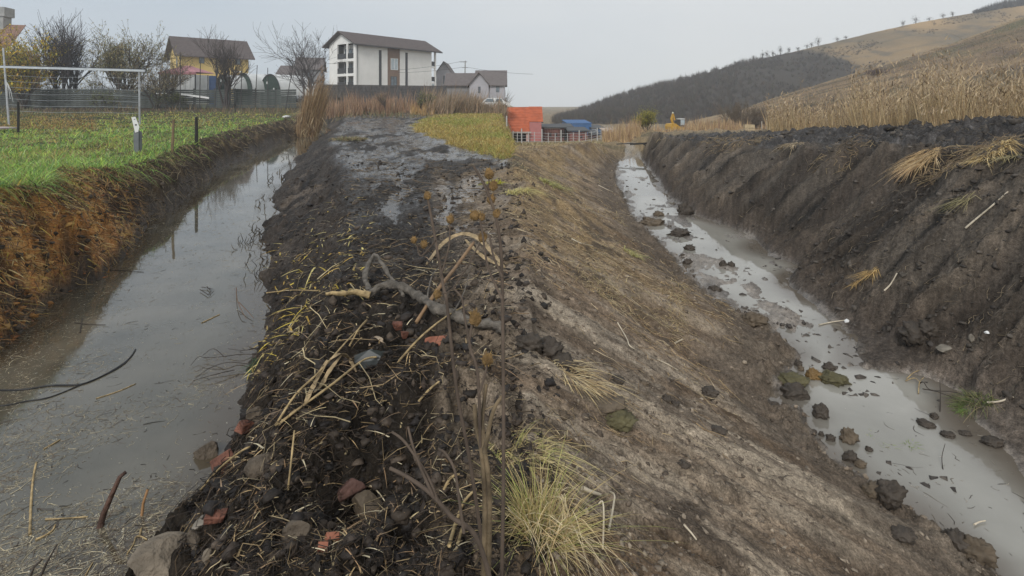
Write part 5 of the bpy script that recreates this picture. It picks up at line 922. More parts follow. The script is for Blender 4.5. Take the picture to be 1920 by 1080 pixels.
n = 330; x, d, z, q = scat(n, -.5, -.12, 4.2, 8.5, yl, .6); V, Fa, C = blades(np.stack([x, d, z + .02], -1), np.stack([R.normal(.02, .09, n), R.normal(0, .08, n), np.abs(R.normal(.02, .04, n))], -1), R.uniform(.012, .026, n), pick([(.50, .38, .06), (.42, .27, .05), (.50, .42, .16), (.30, .22, .08)], n), droop=R.uniform(.2, .8, n), seg=4); npobj('yellow_leaves', V, Fa, M_straw, C, kind='stuff')
n = 8500; x, d, z, q = scat(n, -.6, .12, 1.5, 15, lambda q, x, d: (q > 5.95) & (x < np.abs(R.normal(0, .16, len(q))) * np.clip(d / 3, .6, 2)), .8); sz = (.004 + .030 * R.uniform(0, 1, n) ** 3) * np.interp(d, [1.5, 4, 15], [.9, 1.3, 2.2]); V, Fa, C = lumps(np.stack([x, d, z], -1), sz, pick([(.026, .02, .015), (.038, .028, .021), (.065, .048, .034), (.017, .013, .011)], n, .2), 1, 311); npobj('earth_crumbs', V, Fa, M_clod, C, kind='stuff')
lay(900, -.36, .0, 9, 45, lambda q, x, d: (q > 7) & (q < 9.2), .6, .1, .6, .006, [(.07, .055, .045), (.16, .12, .08), (.26, .2, .13)], 'track_litter', px=.35)
# left slope of the right-hand ditch
sl = lambda q, x, d: (q > 11.0) & (q < 13.9)
strawy = lambda q, x, d: sl(q, x, d) & (fbm(x * .9, d * .5, 3, 93) + R.normal(0, .22, len(q)) + np.interp(d, [2, 5, 9, 16], [-.45, -.15, .1, .22]) + .25 * (12.6 - q) * (d > 5) > 0)
lay(2300, -.02, .42, 2.0, 28, strawy, .6, .04, .34, .0026, [(.46, .34, .18), (.38, .26, .13), (.30, .20, .11), (.54, .43, .27)], 'slope_straw', align=.2, lift=.006, px=.28)
lay(2600, .0, .60, 1.9, 20, sl, .6, .02, .16, .0022, [(.10, .075, .055), (.16, .12, .085), (.075, .058, .045)], 'slope_roots', align=.6, lift=.002, px=.3)
n = 5200; x, d, z, q = scat(n, .0, .32, 5.5, 26, lambda q, x, d: (q > 11.0) & (q < 12.9) & (fbm(x * .8 + 5, d * .5, 3, 94) + R.normal(0, .12, len(q)) > np.interp(q, [11, 12.2, 12.9], [-.28, .05, .35])), .6)
V, Fa, C = blades(np.stack([x, d, z], -1), np.stack([R.normal(.04, .09, n), R.normal(-.03, .09, n), np.abs(R.normal(.02, .06, n))], -1) * np.interp(d, [5, 12, 26], [.6, 1.0, 1.6])[:, None], np.maximum(.006, lod(d, .5)), pick([(.44, .32, .16), (.36, .25, .12), (.50, .39, .21), (.27, .23, .10)], n), droop=R.uniform(.2, .9, n), seg=3); npobj('flattened_grass', V, Fa, M_straw, C, kind='stuff')
n = 9000; x, d, z, q = scat(n, -.03, 1.0, 1.8, 22, lambda q, x, d: sl(q, x, d) & (fbm(x * .9 + 4, d * .55, 3, 28) + R.normal(0, .45, len(q)) > .12) | ((q > 13.5) & (q < 14.25)), .7); sz = (.003 + .020 * R.uniform(0, 1, n) ** 5) * np.interp(d, [1.8, 5, 20], [.7, 1.2, 2.2]); V, Fa, C = lumps(np.stack([x, d, z], -1), sz, pick([(.13, .098, .07), (.095, .072, .052), (.19, .15, .11), (.26, .21, .155)], n, .2), 1, 321); npobj('slope_crumbs', V, Fa, M_clod, C, kind='stuff')
# stream bed and dark far bank
n = 900; x, d, z, q = scat(n, .1, 1.05, 4, 26, lambda q, x, d: (q > 14.1) & (q < 18.1) & (fbm(x * 1.6, d * .8, 3, 95) + R.normal(0, .2, len(q)) > .05), .8); sz = (.005 + .035 * R.uniform(0, 1, n) ** 5) * np.interp(d, [4, 10, 26], [1, 1.4, 2]); V, Fa, C = lumps(np.stack([x, d, np.maximum(z, -.01)], -1), sz, pick([(.07, .058, .048), (.10, .085, .07), (.05, .042, .036)], n), 1, 331); npobj('stream_clods', V, Fa, M_clod, C, kind='stuff')
bk = lambda q, x, d: (q > 18) & (q < 20.9)
n = 4200; x, d, z, q = scat(n, .2, 1.05, 4.6, 28, bk, .6); sz = (.006 + .045 * R.uniform(0, 1, n) ** 5) * np.interp(d, [4, 10, 28], [1, 1.3, 2]) * np.where(q > 19, 1.7, .9); V, Fa, C = lumps(np.stack([x, d, z], -1), sz, pick([(.052, .042, .033), (.07, .058, .046), (.038, .031, .025), (.10, .084, .068)], n), 1, 341); npobj('bank_clods', V, Fa, M_clod, C, kind='stuff')
lay(3600, .2, 1.05, 4.6, 28, bk, .6, .03, .3, .0022, [(.13, .105, .08), (.22, .175, .12), (.08, .064, .05), (.30, .23, .14), (.10, .085, .06)], 'bank_litter', align=.35, px=.22, bend=.2)
lay(1500, .25, 1.05, 8, 28, lambda q, x, d: (q > 18.8) & (q < 19.5) & (fbm(x * .7, d * .7, 3, 96) > .0), .6, .15, .6, .004, [(.40, .30, .16), (.30, .21, .12), (.20, .15, .10)], 'rim_straw', px=.3, tilt=.3)
def tuft(name, label, u, v, n, L, spread, cols, w, dirx=0.0, up=1.0, droop=.8, cat='grass tuft', mat_=None, p=None, group=None):
    p = p or hit(u, v); o = thing(name, label, cat, p, 0, group); a = R.uniform(0, 6.28, n); r = np.sqrt(R.uniform(0, 1, n)) * spread
    P = np.stack([np.cos(a) * r, np.sin(a) * r, 0 * a], -1); gx, gy = (float(t[0]) for t in slope_dir(np.array([p.x]), np.array([p.y]))); P[:, 2] = np.clip(P[:, 0] * gx + P[:, 1] * gy, -.6, .6)
    h = R.uniform(.5, 1, n) * L; U = np.stack([(R.normal(0, .35, n) + dirx + np.cos(a) * .3) * h, (R.normal(0, .35, n) + np.sin(a) * .3) * h, h * up * R.uniform(.5, 1, n)], -1)
    V, Fa, C = blades(P, U, np.full(n, w), pick(cols, n), droop=R.uniform(.4, 1, n) * droop, seg=5); npobj('blades', V, Fa, mat_ or M_straw, C, parent=o); return o
GT = [(.48, .37, .16), (.54, .43, .22), (.36, .34, .11), (.28, .30, .08), (.44, .38, .15), (.40, .30, .13)]
p = hit(1010, 1070); o = tuft('grass_tuft', 'big yellow green grass tuft at the bottom of the smeared slope', 0, 0, 430, .36, .07, GT, .0038, .05, 1.2, .5, p=Vector((.115, 2.0, gz(.115, 2.0) - .03)))
n = 320; a = R.uniform(0, 6.28, n); P = np.stack([np.cos(a) * .09, np.sin(a) * .09, R.uniform(0, .12, n)], -1); V, Fa, C = blades(P, np.stack([R.normal(.03, .09, n), R.normal(0, .09, n), R.uniform(.0, .28, n)], -1), np.full(n, .0032), pick([(.55, .44, .24), (.48, .34, .17), (.60, .50, .32)], n), droop=1.2, seg=5); npobj('dead_blades', V, Fa, M_straw, C, parent=o)
tuft('grass_tuft', 'sparse dry straw tuft above the big grass tuft', 975, 850, 260, .22, .14, GT[:3], .005, .3, .6, 1.0); tuft('grass_tuft', 'flattened straw tuft on the slope beside the dark clod heap', 1072, 702, 190, .26, .13, ST[:3], .007, .5, .3, 1.0)
tuft('grass_tuft', 'small green yellow tuft halfway up the brown slope', 1180, 476, 150, .26, .12, [(.36, .34, .10), (.28, .30, .08), (.42, .34, .16)], .012, .2, .6, .8); tuft('grass_tuft', 'green tinted tuft high on the slope near the seam of the banks', 1030, 345, 160, .4, .25, [(.36, .33, .11), (.30, .30, .09)], .02, .3, .5, .8); tuft('grass_tuft', 'pale straw tuft at the left edge of the brown slope', 968, 362, 220, .4, .22, [(.46, .38, .15), (.40, .36, .13)], .016, .3, .6, .9)
tuft('straw_bundle', 'round bright straw bundle on the dark rim at the right edge', 1862, 284, 420, .22, .20, [(.58, .42, .18), (.50, .35, .14), (.62, .48, .25)], .012, .1, .5, 1.6, 'straw'); tuft('straw_bundle', 'straw bundle hanging off the dark rim left of the round one', 1738, 296, 380, .30, .22, [(.50, .35, .17), (.44, .29, .14), (.56, .42, .24)], .012, -.7, .05, 1.3, 'straw'); tuft('straw_bundle', 'dry stalks hanging below the rim with forked ends', 1716, 318, 130, .28, .10, [(.46, .31, .17), (.38, .25, .14)], .013, -.6, -.3, .6, 'straw'); tuft('straw_bundle', 'grassy straw at the far right end of the dark rim', 1905, 292, 200, .22, .18, [(.36, .30, .16), (.30, .26, .12)], .011, -.2, .4, 1.2, 'straw')
tuft('straw_bundle', 'orange brown straw wisp lying on the middle of the dark bank', 1636, 512, 130, .22, .07, [(.46, .30, .11), (.38, .24, .09), (.52, .38, .17)], .009, -.55, -.2, .5, 'straw'); tuft('straw_bundle', 'lower end of the straw wisp, splayed on the dark bank', 1605, 530, 80, .14, .05, [(.44, .29, .11), (.36, .23, .09)], .008, -.4, -.1, .6, 'straw'); tuft('straw_bundle', 'faint yellowish stalks on the upper right of the dark bank', 1815, 372, 60, .32, .10, [(.32, .28, .13), (.28, .23, .12)], .008, -.8, -.4, .5, 'straw'); tuft('straw_bundle', 'pale straw on the far end of the dark rim', 1490, 272, 160, .35, .25, [(.42, .33, .2), (.36, .27, .16)], .018, -.2, .3, 1.2, 'straw')
tuft('grass_tuft', 'green clump with dead blades at the right edge of the pool', 1832, 758, 420, .26, .12, [(.16, .21, .06), (.24, .25, .10), (.30, .24, .13), (.10, .13, .05)], .007, -.1, .7, 1.0, mat_=M_veg); tuft('grass_tuft', 'low green sprig at the tip of the pool edge clump', 1800, 770, 120, .15, .07, [(.22, .30, .07), (.16, .24, .06)], .006, -.3, .5, .9, mat_=M_veg)
wat = lambda u, v, z: Vector(((u - UC) / F * (EYE - z) * F / (v - VH), (EYE - z) * F / (v - VH), z))
tuft('grass_tuft', 'bright green grass drowned in the middle of the pool', 0, 0, 170, .16, .10, [(.24, .34, .08), (.30, .38, .12), (.38, .40, .18)], .006, .5, .35, .8, mat_=M_veg, p=wat(1655, 828, -.01)); tuft('grass_tuft', 'smaller green sprig right of the drowned grass', 0, 0, 70, .12, .05, [(.30, .36, .12), (.24, .32, .09)], .005, .3, .6, .8, mat_=M_veg, p=wat(1710, 838, -.01)); tuft('grass_tuft', 'pale wisps of drowned grass lower in the pool', 0, 0, 60, .12, .07, [(.44, .44, .32), (.36, .37, .26)], .004, .5, .2, .8, p=wat(1752, 892, -.01))
tuft('grass_tuft', 'green grass tuft among dark twigs on the canal mud', 470, 690, 140, .16, .06, [(.05, .12, .07), (.08, .17, .07), (.06, .10, .05)], .004, -.3, .4, .9, mat_=M_veg); tuft('grass_tuft', 'yellow green sprig at the top of the muddy track near the weeds', 928, 345, 90, .3, .14, [(.50, .46, .05), (.40, .40, .05)], .016, 0, .7, .8, mat_=M_veg); tuft('weed_patch', 'brownish weeds between canal water and muddy track', 655, 262, 420, .5, .7, [(.20, .16, .08), (.28, .2, .11), (.16, .16, .06)], .03, -.1, .7, .8, 'weeds')

# ------------------------------------------------------------------ floating litter
def floats(name, n, ka, kb, zone, z, lo, hi, cols, w, d0, d1, p, thr):
    x, d, _, q = scat(n, -1.05, 1.05, d0, d1, lambda q, x, d: (q > zone[0]) & (q < zone[1]) & (fbm(x * 1.5, d * 1.1, 4, 97) + R.normal(0, .2, len(q)) > thr), p, 14); m = len(x); a = R.uniform(0, 6.28, m); L = lo + (hi - lo) * R.uniform(0, 1, m) ** 4
    V, Fa, C = sticks(np.stack([x, d, 0 * x + z + .001], -1), np.stack([np.cos(a), np.sin(a), 0 * a], -1), L, np.maximum(w, lod(d, .16)) * R.uniform(.5, 1.3, m), pick(cols, m, .2), .12); V = V.copy(); V[:, 2] = z + (V[:, 2] - z) * .3 + .001; npobj(name, V, Fa, M_straw, C, kind='stuff')
floats('floating_straw', 8000, 'A', 'B', (3.05, 5.95), EYE - 2.4, .012, .16, [(.46, .40, .28), (.56, .48, .32), (.32, .26, .18), (.16, .12, .09)], .0019, 2.2, 14, 1.0, .0)
floats('floating_bits', 2600, 'A', 'B', (3.05, 5.95), EYE - 2.4, .006, .03, [(.50, .47, .38), (.40, .36, .28)], .003, 2.2, 16, 1.0, -.3)
floats('dark_flotsam', 260, 'A', 'B', (3.4, 5.9), EYE - 2.4, .03, .2, [(.03, .025, .02), (.06, .045, .035)], .003, 2.4, 24, .7, -.3)
floats('pool_litter', 160, 'F', 'G', (14.1, 16.9), EYE - 3, .02, .22, [(.36, .32, .26), (.10, .085, .07), (.2, .17, .13)], .003, 3.4, 9, 1.0, -.3)
n = 90; x, d, _, q = scat(n, -1, 0, 7, 30, lambda q, x, d: (q > 4.9) & (q < 5.98), .7); h = R.uniform(.04, .22, len(x)); m = len(x); V, Fa, C = sticks(np.stack([x, d, 0 * x + EYE - 2.4 + h * .4], -1), np.stack([R.normal(0, .5, m), R.normal(0, .3, m), 0 * x + 1], -1), h, np.maximum(.004, lod(d, .4)), pick([(.05, .04, .03), (.10, .08, .05)], m), .2); npobj('stubble', V, Fa, M_straw, C, kind='stuff')

# ------------------------------------------------------------------ single stones, bricks, clods
ZL, ZR_ = EYE - 2.4, EYE - 3.0
M_rock = mat('muddy_stone', (.11, .086, .062), .75, .5, 12, 1.0, 45); M_slab = mat('muddy_slab', (.19, .155, .115), .8, .4, 8, 1.0, 40); M_rbrick = mat('wet_brick', (.165, .07, .046), .75, .55, 14, .9, 50); M_dclod = mat('dark_clod', (.06, .048, .037), .65, .35, 10, .9, 22); M_bclod = mat('brown_clod', (.115, .088, .06), .75, .35, 10, .9, 24); M_pstone = mat('pale_stone', (.20, .175, .14), .7, .45, 12, .9, 45)
def rock(name, label, cat, u, v, w, hgt, m, seed, dep=.8, sub=3, rough=.22, flat=.3, water=None, rz=0.0, tilt=(0, 0), group=None, sink=.3):
    p = wat(u, v, water) if water is not None else hit(u, v); k_ = .78 if flat else 1; s = k_ * w / F * p.y * .5; sz = k_ * hgt / F * p.y * .5
    V, T = crumbly(4, s, s * dep, sz, seed) if flat == 0 else angular(4, s, s * dep, sz, seed); o = npobj(name, V, [T], m, None, flat == 0, label=label, cat=cat, group=group); o.location = p + Vector((0, 0, sz * (1 - 2 * sink))); o.rotation_euler = (tilt[0], tilt[1], rz); return o
rock('rock', 'broken grey brown rock half out of the canal water at the mud edge', 'stone', 393, 852, 58, 42, M_rock, 3, .8, rz=.4, flat=.45, tilt=(.1, .2)); rock('slab', 'largest flat muddy stone slab at the bottom of the canal edge', 'stone', 305, 1060, 118, 60, M_slab, 4, .9, rz=.5, flat=.5, tilt=(.15, .1), sink=.35)
rock('stone', 'pale pointed stone beside the red brick shard', 'stone', 376, 988, 32, 28, M_pstone, 5, flat=.2); rock('stone', 'brown stone just above the muddy slab', 'stone', 366, 1020, 38, 40, M_rock, 6, flat=.3); rock('stone', 'small upright flat stone right of the muddy slab', 'stone', 388, 1058, 24, 36, M_slab, 7, .5, flat=.4, rz=.6); rock('stone', 'rounded brown stone between rock and buried bricks', 'stone', 480, 792, 46, 34, M_rock, 8); rock('stone', 'large brown stone by the long reed stalk', 'stone', 494, 885, 62, 40, M_rock, 9, flat=.45, rz=.3); rock('stone', 'grey stone buried in mud at the bottom of the spoil', 'stone', 560, 1010, 60, 46, M_rock, 10); rock('stone', 'reddish brown stone in the shade of the dark spoil', 'stone', 655, 925, 60, 42, mat('reddish_stone', (.11, .06, .048), .8, .3, 8, .7, 25), 11); rock('stone', 'brown stone low in the dark spoil by the orange shards', 'stone', 690, 965, 70, 50, M_bclod, 12, rough=.35)
def brick(label, u, v, w, h, seed, rz, tilt, m=None):
    p = hit(u, v); s = w / F * p.y; t = h / F * p.y; mb = MB(); n_ = np.random.default_rng(seed).normal(0, .06, (8, 3))
    V = np.array([(x, y, z) for z in (0, 1) for y in (0, 1) for x in (0, 1)]) - .5; V = (V + n_) * [s, s * .62, t]; mb.add([tuple(a) for a in V], [(0, 2, 3, 1), (4, 5, 7, 6), (0, 1, 5, 4), (2, 6, 7, 3), (0, 4, 6, 2), (1, 3, 7, 5)]); o = mb.build('brick', m or M_rbrick, label=label, cat='brick'); o.location = p + Vector((0, 0, t * .25)); o.rotation_euler = (*tilt, rz)
    md = o.modifiers.new('b', 'BEVEL'); md.width = s * .06; md.segments = 2
brick('red brick lying tilted right below the rock at the water', 419, 878, 36, 26, 1, .7, (.3, -.2)); brick('red brick fragment right of the pale pointed stone', 405, 977, 36, 14, 2, .2, (.1, .1)); brick('dark red brick shard at the long reed stalk near the water', 460, 815, 26, 18, 3, 1.0, (.2, .3)); brick('orange brick fragment on the dark mud below the thick branch', 820, 646, 46, 10, 4, .1, (.1, 0), mat('orange_brick', (.32, .125, .075), .7, .25, 14, .5, 50)); brick('small red brick piece under the thick branch', 745, 618, 18, 14, 5, .5, (.3, .2)); brick('second small red brick piece under the thick branch, lower', 757, 634, 14, 12, 6, .9, (.1, .4)); brick('orange red shard low in the dark spoil', 622, 1016, 22, 24, 7, .4, (.4, .3), bpy.data.materials['orange_brick']); brick('pale orange shard lowest in the dark spoil', 606, 1034, 18, 26, 8, .2, (.5, .1), bpy.data.materials['orange_brick'])
CL = [(1285, 402, 22, 26, 'd', 'big black clod where the stream touches the dark bank', 3), (1274, 441, 30, 16, 'd', 'clod pile sitting mid stream below the big black clod', 4), (1293, 468, 16, 12, 'd', 'single dark clod in the stream under the clod pile', 5), (1356, 500, 11, 15, 'd', 'left one of two upright dark clods in the stream', 6), (1371, 500, 11, 13, 'd', 'right one of two upright dark clods in the stream', 7), (1279, 480, 8, 6, 'd', 'tiny dark clod near the brown slope shore', 8), (1289, 494, 14, 11, 'd', 'dark clod at the shore left of the two upright ones', 9), (1235, 405, 18, 10, 'b', 'brown clod on the left shore of the upper stream', 10), (1340, 546, 20, 12, 'd', 'dark clod on the shore at the narrow bend', 11),
      (1497, 685, 13, 13, 'd', 'dark clod in the rapids above the brown stone', 12), (1502, 694, 10, 10, 'b', 'small brown clod touching the dark clod in the rapids', 13), (1526, 708, 24, 20, 'o', 'orange brown stone in the shallow water', 14), (1486, 718, 50, 22, 'm', 'mossy flat clod at the head of the pool', 15), (1490, 740, 40, 22, 'd', 'flat dark clod below the mossy one', 16), (1554, 692, 18, 14, 'd', 'grey clod mid stream above the pool', 17), (1564, 715, 42, 18, 'm', 'wide grassy clod where the pool begins', 18), (1446, 768, 28, 22, 'd', 'dark clod on the left shore of the pool', 19), (1539, 780, 26, 26, 'd', 'stacked dark clod standing in the pool', 20), (1541, 765, 12, 10, 'd', 'small clod on top of the stacked one', 21),
      (1595, 862, 24, 20, 'd', 'dark round clod at the left pool shore', 22), (1613, 874, 18, 16, 'b', 'brown round clod right of the dark round one', 23), (1590, 825, 26, 28, 'b', 'grassy brown clod in the small backwater', 24), (1557, 824, 15, 11, 'd', 'dark clod left of the grassy one in the backwater', 25), (1629, 844, 11, 9, 'd', 'small clod near the drowned grass', 26), (1540, 816, 9, 8, 'd', 'pebble sized clod in the backwater', 27), (1526, 811, 9, 7, 'd', 'leftmost tiny clod in the backwater', 28), (1859, 832, 30, 14, 'd', 'flat dark clod on the right side of the pool', 29), (1752, 784, 12, 12, 'd', 'small dark clod among twigs in the pool', 30), (1736, 796, 26, 8, 'd', 'low flat clod with twigs in the pool', 31), (1778, 817, 22, 8, 'd', 'flat floating clod right of the pool middle', 32), (1810, 814, 18, 7, 'd', 'second flat floating clod farther right', 33)]
M_moss = mat('mossy_clod', (.10, .088, .045), .85, .35, 9, .9, 24); M_och = mat('ochre_stone', (.17, .105, .04), .6, .3, 7, .5, 30); MK = {'d': M_dclod, 'b': M_bclod, 'm': M_moss, 'o': M_och}
for u, v, w, h, k, lb, sd in CL: rock('clod' if k != 'o' else 'stone', lb, 'clod' if k != 'o' else 'stone', u, v, w, h, MK[k], sd, rough=.42, flat=0, water=ZR_ if k != 'b' or u > 1490 else None, group='clods in and along the stream')
for u, v, w, h, k, lb in [(1158, 716, 24, 15, 'd', 'dark clod resting on the smeared slope, leftmost of a row'), (1206, 720, 20, 9, 'b', 'flat clod right of the dark one on the smeared slope'), (1250, 753, 16, 16, 'd', 'left one of two touching clods on the smeared slope'), (1266, 760, 14, 12, 'd', 'right one of two touching clods on the smeared slope'), (1056, 782, 18, 14, 'b', 'lone clod low on the smeared slope'), (1158, 790, 60, 26, 'm', 'grassy mud lump in the middle of the smeared slope'), (1130, 762, 70, 18, 'b', 'long crumbly mud lump above the grassy one'), (992, 648, 46, 34, 'd', 'big black clod at the left edge of the smeared slope'), (1030, 662, 50, 34, 'd', 'crumbled dark clod right of the big black one'), (1054, 684, 40, 26, 'd', 'lowest dark clod of the clod heap'), (1345, 808, 26, 10, 'd', 'flat dark crumb far down the smeared slope'), (1282, 872, 20, 10, 'd', 'dark crumb in the scrape marks of the slope'),
                               (1715, 636, 46, 36, 'd', 'dark sod lump at the foot of the dark bank'), (1740, 628, 30, 26, 'd', 'smaller sod lump right of the dark one at the bank foot'), (1415, 605, 40, 24, 'b', 'grassy mud knob where the stream narrows'), (1668, 940, 44, 40, 'd', 'shaggy dark mud lump on the shore of the pool'), (1640, 925, 34, 24, 'b', 'crumbly lump left of the shaggy mud lump'), (1830, 1040, 56, 50, 'b', 'large grassy mud lump at the lowest shore of the pool'), (1795, 1020, 40, 30, 'd', 'dark lump left of the large grassy one'), (1690, 1005, 40, 16, 'd', 'flat dark mud flake on the pale sand'), (1222, 420, 36, 16, 'b', 'mud spit clod jutting into the upper stream'), (1330, 740, 30, 18, 'd', 'dark crumb on the ridge above the pool')]:
    rock('clod', lb, 'clod', u, v, w, h, MK[k], int(u), rough=.5, flat=0, sub=3, sink=.4, group='mud clods on the banks')
rock('stone', 'pale flat stone at the foot of the dark bank', 'stone', 1768, 668, 34, 14, M_pstone, 40, flat=.3); rock('stone', 'grey upright stone in the mud left of the white scrap', 'stone', 1822, 645, 12, 20, M_pstone, 41); rock('plastic_scrap', 'tiny white scrap high on the right mud', 'litter', 1850, 626, 11, 6, M_plastic, 42); rock('plastic_scrap', 'small white scrap on the sand spit', 'litter', 1588, 606, 10, 8, M_plastic, 43)

# ------------------------------------------------------------------ branches, stalks, cables
M_branch = mat('grey_bark', (.125, .108, .088), .75, .5, 16, .9, 60, stretch=(1, 1, 1)); M_twig = mat('dark_twig', (.045, .035, .028), .7, .3, 12); M_stalk = mat('pale_stalk', (.37, .27, .135), .65, .45, 22, .5, 60); M_leaf = mat('reed_leaf', (.34, .25, .14), .7, .5, 16, .6, 60); M_rot = mat('rotten_wood', (.075, .042, .03), .8, .5, 12, .9, 30); M_cable = mat('black_rubber', (.02, .02, .021), .4, .1, 3)
def path(uv, lift=.02, water=None, n=6):
    pts = []
    for k, q in enumerate(uv):
        p = wat(q[0], q[1], water) if water is not None else hit(q[0], q[1]); p = p.copy(); p.z += (q[2] if len(q) > 2 else lift); pts.append(p)
    P = np.array(pts); out = []
    for i in range(len(P) - 1):
        a, b, c, e = P[max(i - 1, 0)], P[i], P[i + 1], P[min(i + 2, len(P) - 1)]
        for t in np.linspace(0, 1, n, endpoint=False): out.append(.5 * (2 * b + (c - a) * t + (2 * a - 5 * b + 4 * c - e) * t * t + (3 * b - a - 3 * c + e) * t ** 3))
    return np.array(out + [P[-1]])
def stalk(name, label, cat, uv, r0, r1, m, lift=.02, water=None, n=6, group=None, parent=None, knots=0):
    P = path(uv, lift, water); rad = np.linspace(r0, r1, len(P)) * (1 + .12 * fbm(np.arange(len(P)) * .9, np.zeros(len(P)) + uv[0][0], 2, 5)); V, Q, T = tubes([(P, rad)], n)
    if knots: V = V + knots * r0 * np.stack([fbm(V[:, 0] * 26, V[:, 1] * 26 + V[:, 2] * 20, 4, 3), fbm(V[:, 0] * 24 + 5, V[:, 2] * 26 + V[:, 1] * 14, 4, 4), fbm(V[:, 1] * 24 + 9, V[:, 0] * 26, 4, 5)], -1)
    return npobj(name, V, [Q, T], m, None, True, label=label, cat=cat, group=group, parent=parent)
o = thing('branch', 'thick bent grey branch lying across the spoil towards the track', 'branch', (0, 0, 0)); stalk('limb', None, None, [(690, 572, .06), (715, 561, .10), (745, 563, .11), (780, 578, .10), (815, 598, .09), (860, 616, .07), (905, 626, .06), (945, 632, .05)], .030, .036, M_branch, n=12, parent=o, knots=.9); stalk('side_branch', None, None, [(694, 566, .08), (684, 545, .12), (700, 512, .16), (715, 520, .12), (740, 545, .06), (756, 560, .03)], .022, .012, M_branch, n=9, parent=o, knots=1.0); stalk('torn_end', None, None, [(610, 562, .03), (640, 570, .06), (668, 568, .07), (695, 571, .06)], .012, .028, M_stalk, n=9, parent=o, knots=1.2); stalk('twig', None, None, [(800, 590, .1), (812, 560, .18), (835, 540, .22)], .008, .003, M_branch, n=5, parent=o, knots=.6); stalk('twig', None, None, [(850, 610, .09), (868, 590, .15), (880, 560, .2)], .007, .003, M_branch, n=5, parent=o, knots=.6)
stalk('stick', 'brown stick crossing over the thick branch', 'stick', [(780, 612, .02), (820, 570, .10), (855, 530, .14), (888, 488, .18)], .014, .016, mat('brown_stick', (.24, .15, .08), .7, .3, 10), n=7)
def ribbon(name, label, uv, w, m, cat='leaf', lift=.02):
    P = path(uv, lift); t = np.gradient(P, axis=0); t /= np.linalg.norm(t, axis=1, keepdims=True); s = np.cross(t, [0, -.5, .85]); s /= np.linalg.norm(s, axis=1, keepdims=True); k = np.linspace(0, 1, len(P)); ww = (w * np.sin(np.pi * np.clip(k * .86 + .08, 0, 1)) ** .6)[:, None]; nrm = np.cross(s, t)
    ww = ww * (1 + .3 * fbm(np.arange(len(P)) * .8, np.zeros(len(P)) + uv[0][0], 3, 6))[:, None]; V = np.concatenate([P - s * ww, P - nrm * ww * .45, P + s * ww * .9]); m_ = len(P); i = np.arange(m_ - 1)[:, None]; Q = np.concatenate([i + np.array([[0, 1, m_ + 1, m_]]), i + m_ + np.array([[0, 1, m_ + 1, m_]])]); o = npobj(name, V, [Q], m, None, True, label=label, cat=cat); md = o.modifiers.new('s', 'SOLIDIFY'); md.thickness = .002; return o
ribbon('reed_leaf', 'broad arching dry reed leaf in front of the muddy track', [(800, 500, .02), (832, 474, .10), (866, 463, .15), (898, 472, .14), (925, 492, .08), (946, 508, .03)], .030, M_leaf); ribbon('reed_leaf', 'second broad reed leaf hanging below the arching one', [(872, 470, .12), (893, 490, .10), (915, 500, .06), (945, 504, .02)], .022, M_leaf)
ribbon('reed_leaf', 'pale curled leaf bent over the long reed stalk', [(620, 694, .05), (640, 690, .08), (655, 695, .07), (668, 704, .02)], .012, M_leaf); ribbon('reed_leaf', 'long yellowish leaf hanging down by the reed stalk', [(640, 692, .07), (618, 715, .05), (602, 738, .04), (588, 745, .02)], .013, M_leaf); ribbon('reed_leaf', 'narrow yellowish leaf running to the lower left', [(614, 695, .06), (600, 720, .05), (580, 755, .04), (568, 772, .02)], .014, M_leaf); ribbon('reed_leaf', 'pale curled leaf lying above the dark plastic piece', [(692, 655, .02), (702, 647, .035), (715, 648, .03), (724, 656, .015)], .012, mat('pale_leaf', (.38, .29, .20), .6, .2, 8)); ribbon('reed_leaf', 'bright curled leaf on the mud left of the stalks', [(525, 645, .02), (540, 636, .05), (562, 635, .03)], .010, M_leaf)
for lb, uv, r in [('longest pale reed stalk running down towards the water', [(520, 808, .02), (560, 780, .03), (625, 742, .06), (680, 706, .08), (706, 690, .06)], .007), ('pale reed stalk rising right of the dark plastic piece', [(745, 690, .03), (790, 655, .07), (838, 620, .09), (875, 585, .05)], .007), ('brown reed stalk lying from the mud edge to the brick pieces', [(516, 812, .03), (555, 760, .05), (600, 720, .06), (655, 660, .08), (688, 612, .04)], .006), ('thin pale stalk pointing up by the curled leaf', [(655, 665, .03), (672, 640, .06), (688, 612, .05)], .006), ('thin stalk dipping into the canal by the rock', [(375, 926, .0), (410, 895, .04), (450, 868, .05), (470, 850, .03)], .006), ('brown reed stalk at the mud edge near the yellow leaves', [(500, 553, .02), (545, 552, .04), (600, 553, .03)], .007), ('short pale stalk standing in the dark spoil', [(540, 930, .02), (546, 890, .06), (552, 855, .10)], .005), ('thick pale stalk leaning at the weeds', [(842, 1035, .02), (856, 1000, .05), (872, 975, .07), (893, 945, .06)], .007), ('pale broken stalk at the bottom right of the spoil', [(850, 1075, .02), (858, 1050, .05), (866, 1022, .06)], .007), ('pale stalk below the orange brick fragment', [(785, 760, .02), (805, 748, .04), (824, 732, .04)], .006), ('speckled stalk in the lower right spoil', [(832, 930, .02), (845, 918, .04), (862, 905, .03)], .006)]: stalk('reed_stalk', lb, 'stalk', uv, r, r * .75, M_stalk, group='dry reed stalks on the spoil')
p = hit(695, 690); o = MB(); o.prism([(-.10, 0, .03), (-.02, -.02, -.04), (.09, .02, .04), (.07, .03, .08), (-.02, .04, .09), (-.11, .03, .06)], (.01, .02, -.004)); o = o.build('plastic_piece', mat('dark_plastic', (.035, .04, .038), .35, .15, 6), label='dark grey folded plastic piece stuck in the spoil', cat='plastic'); o.location = p
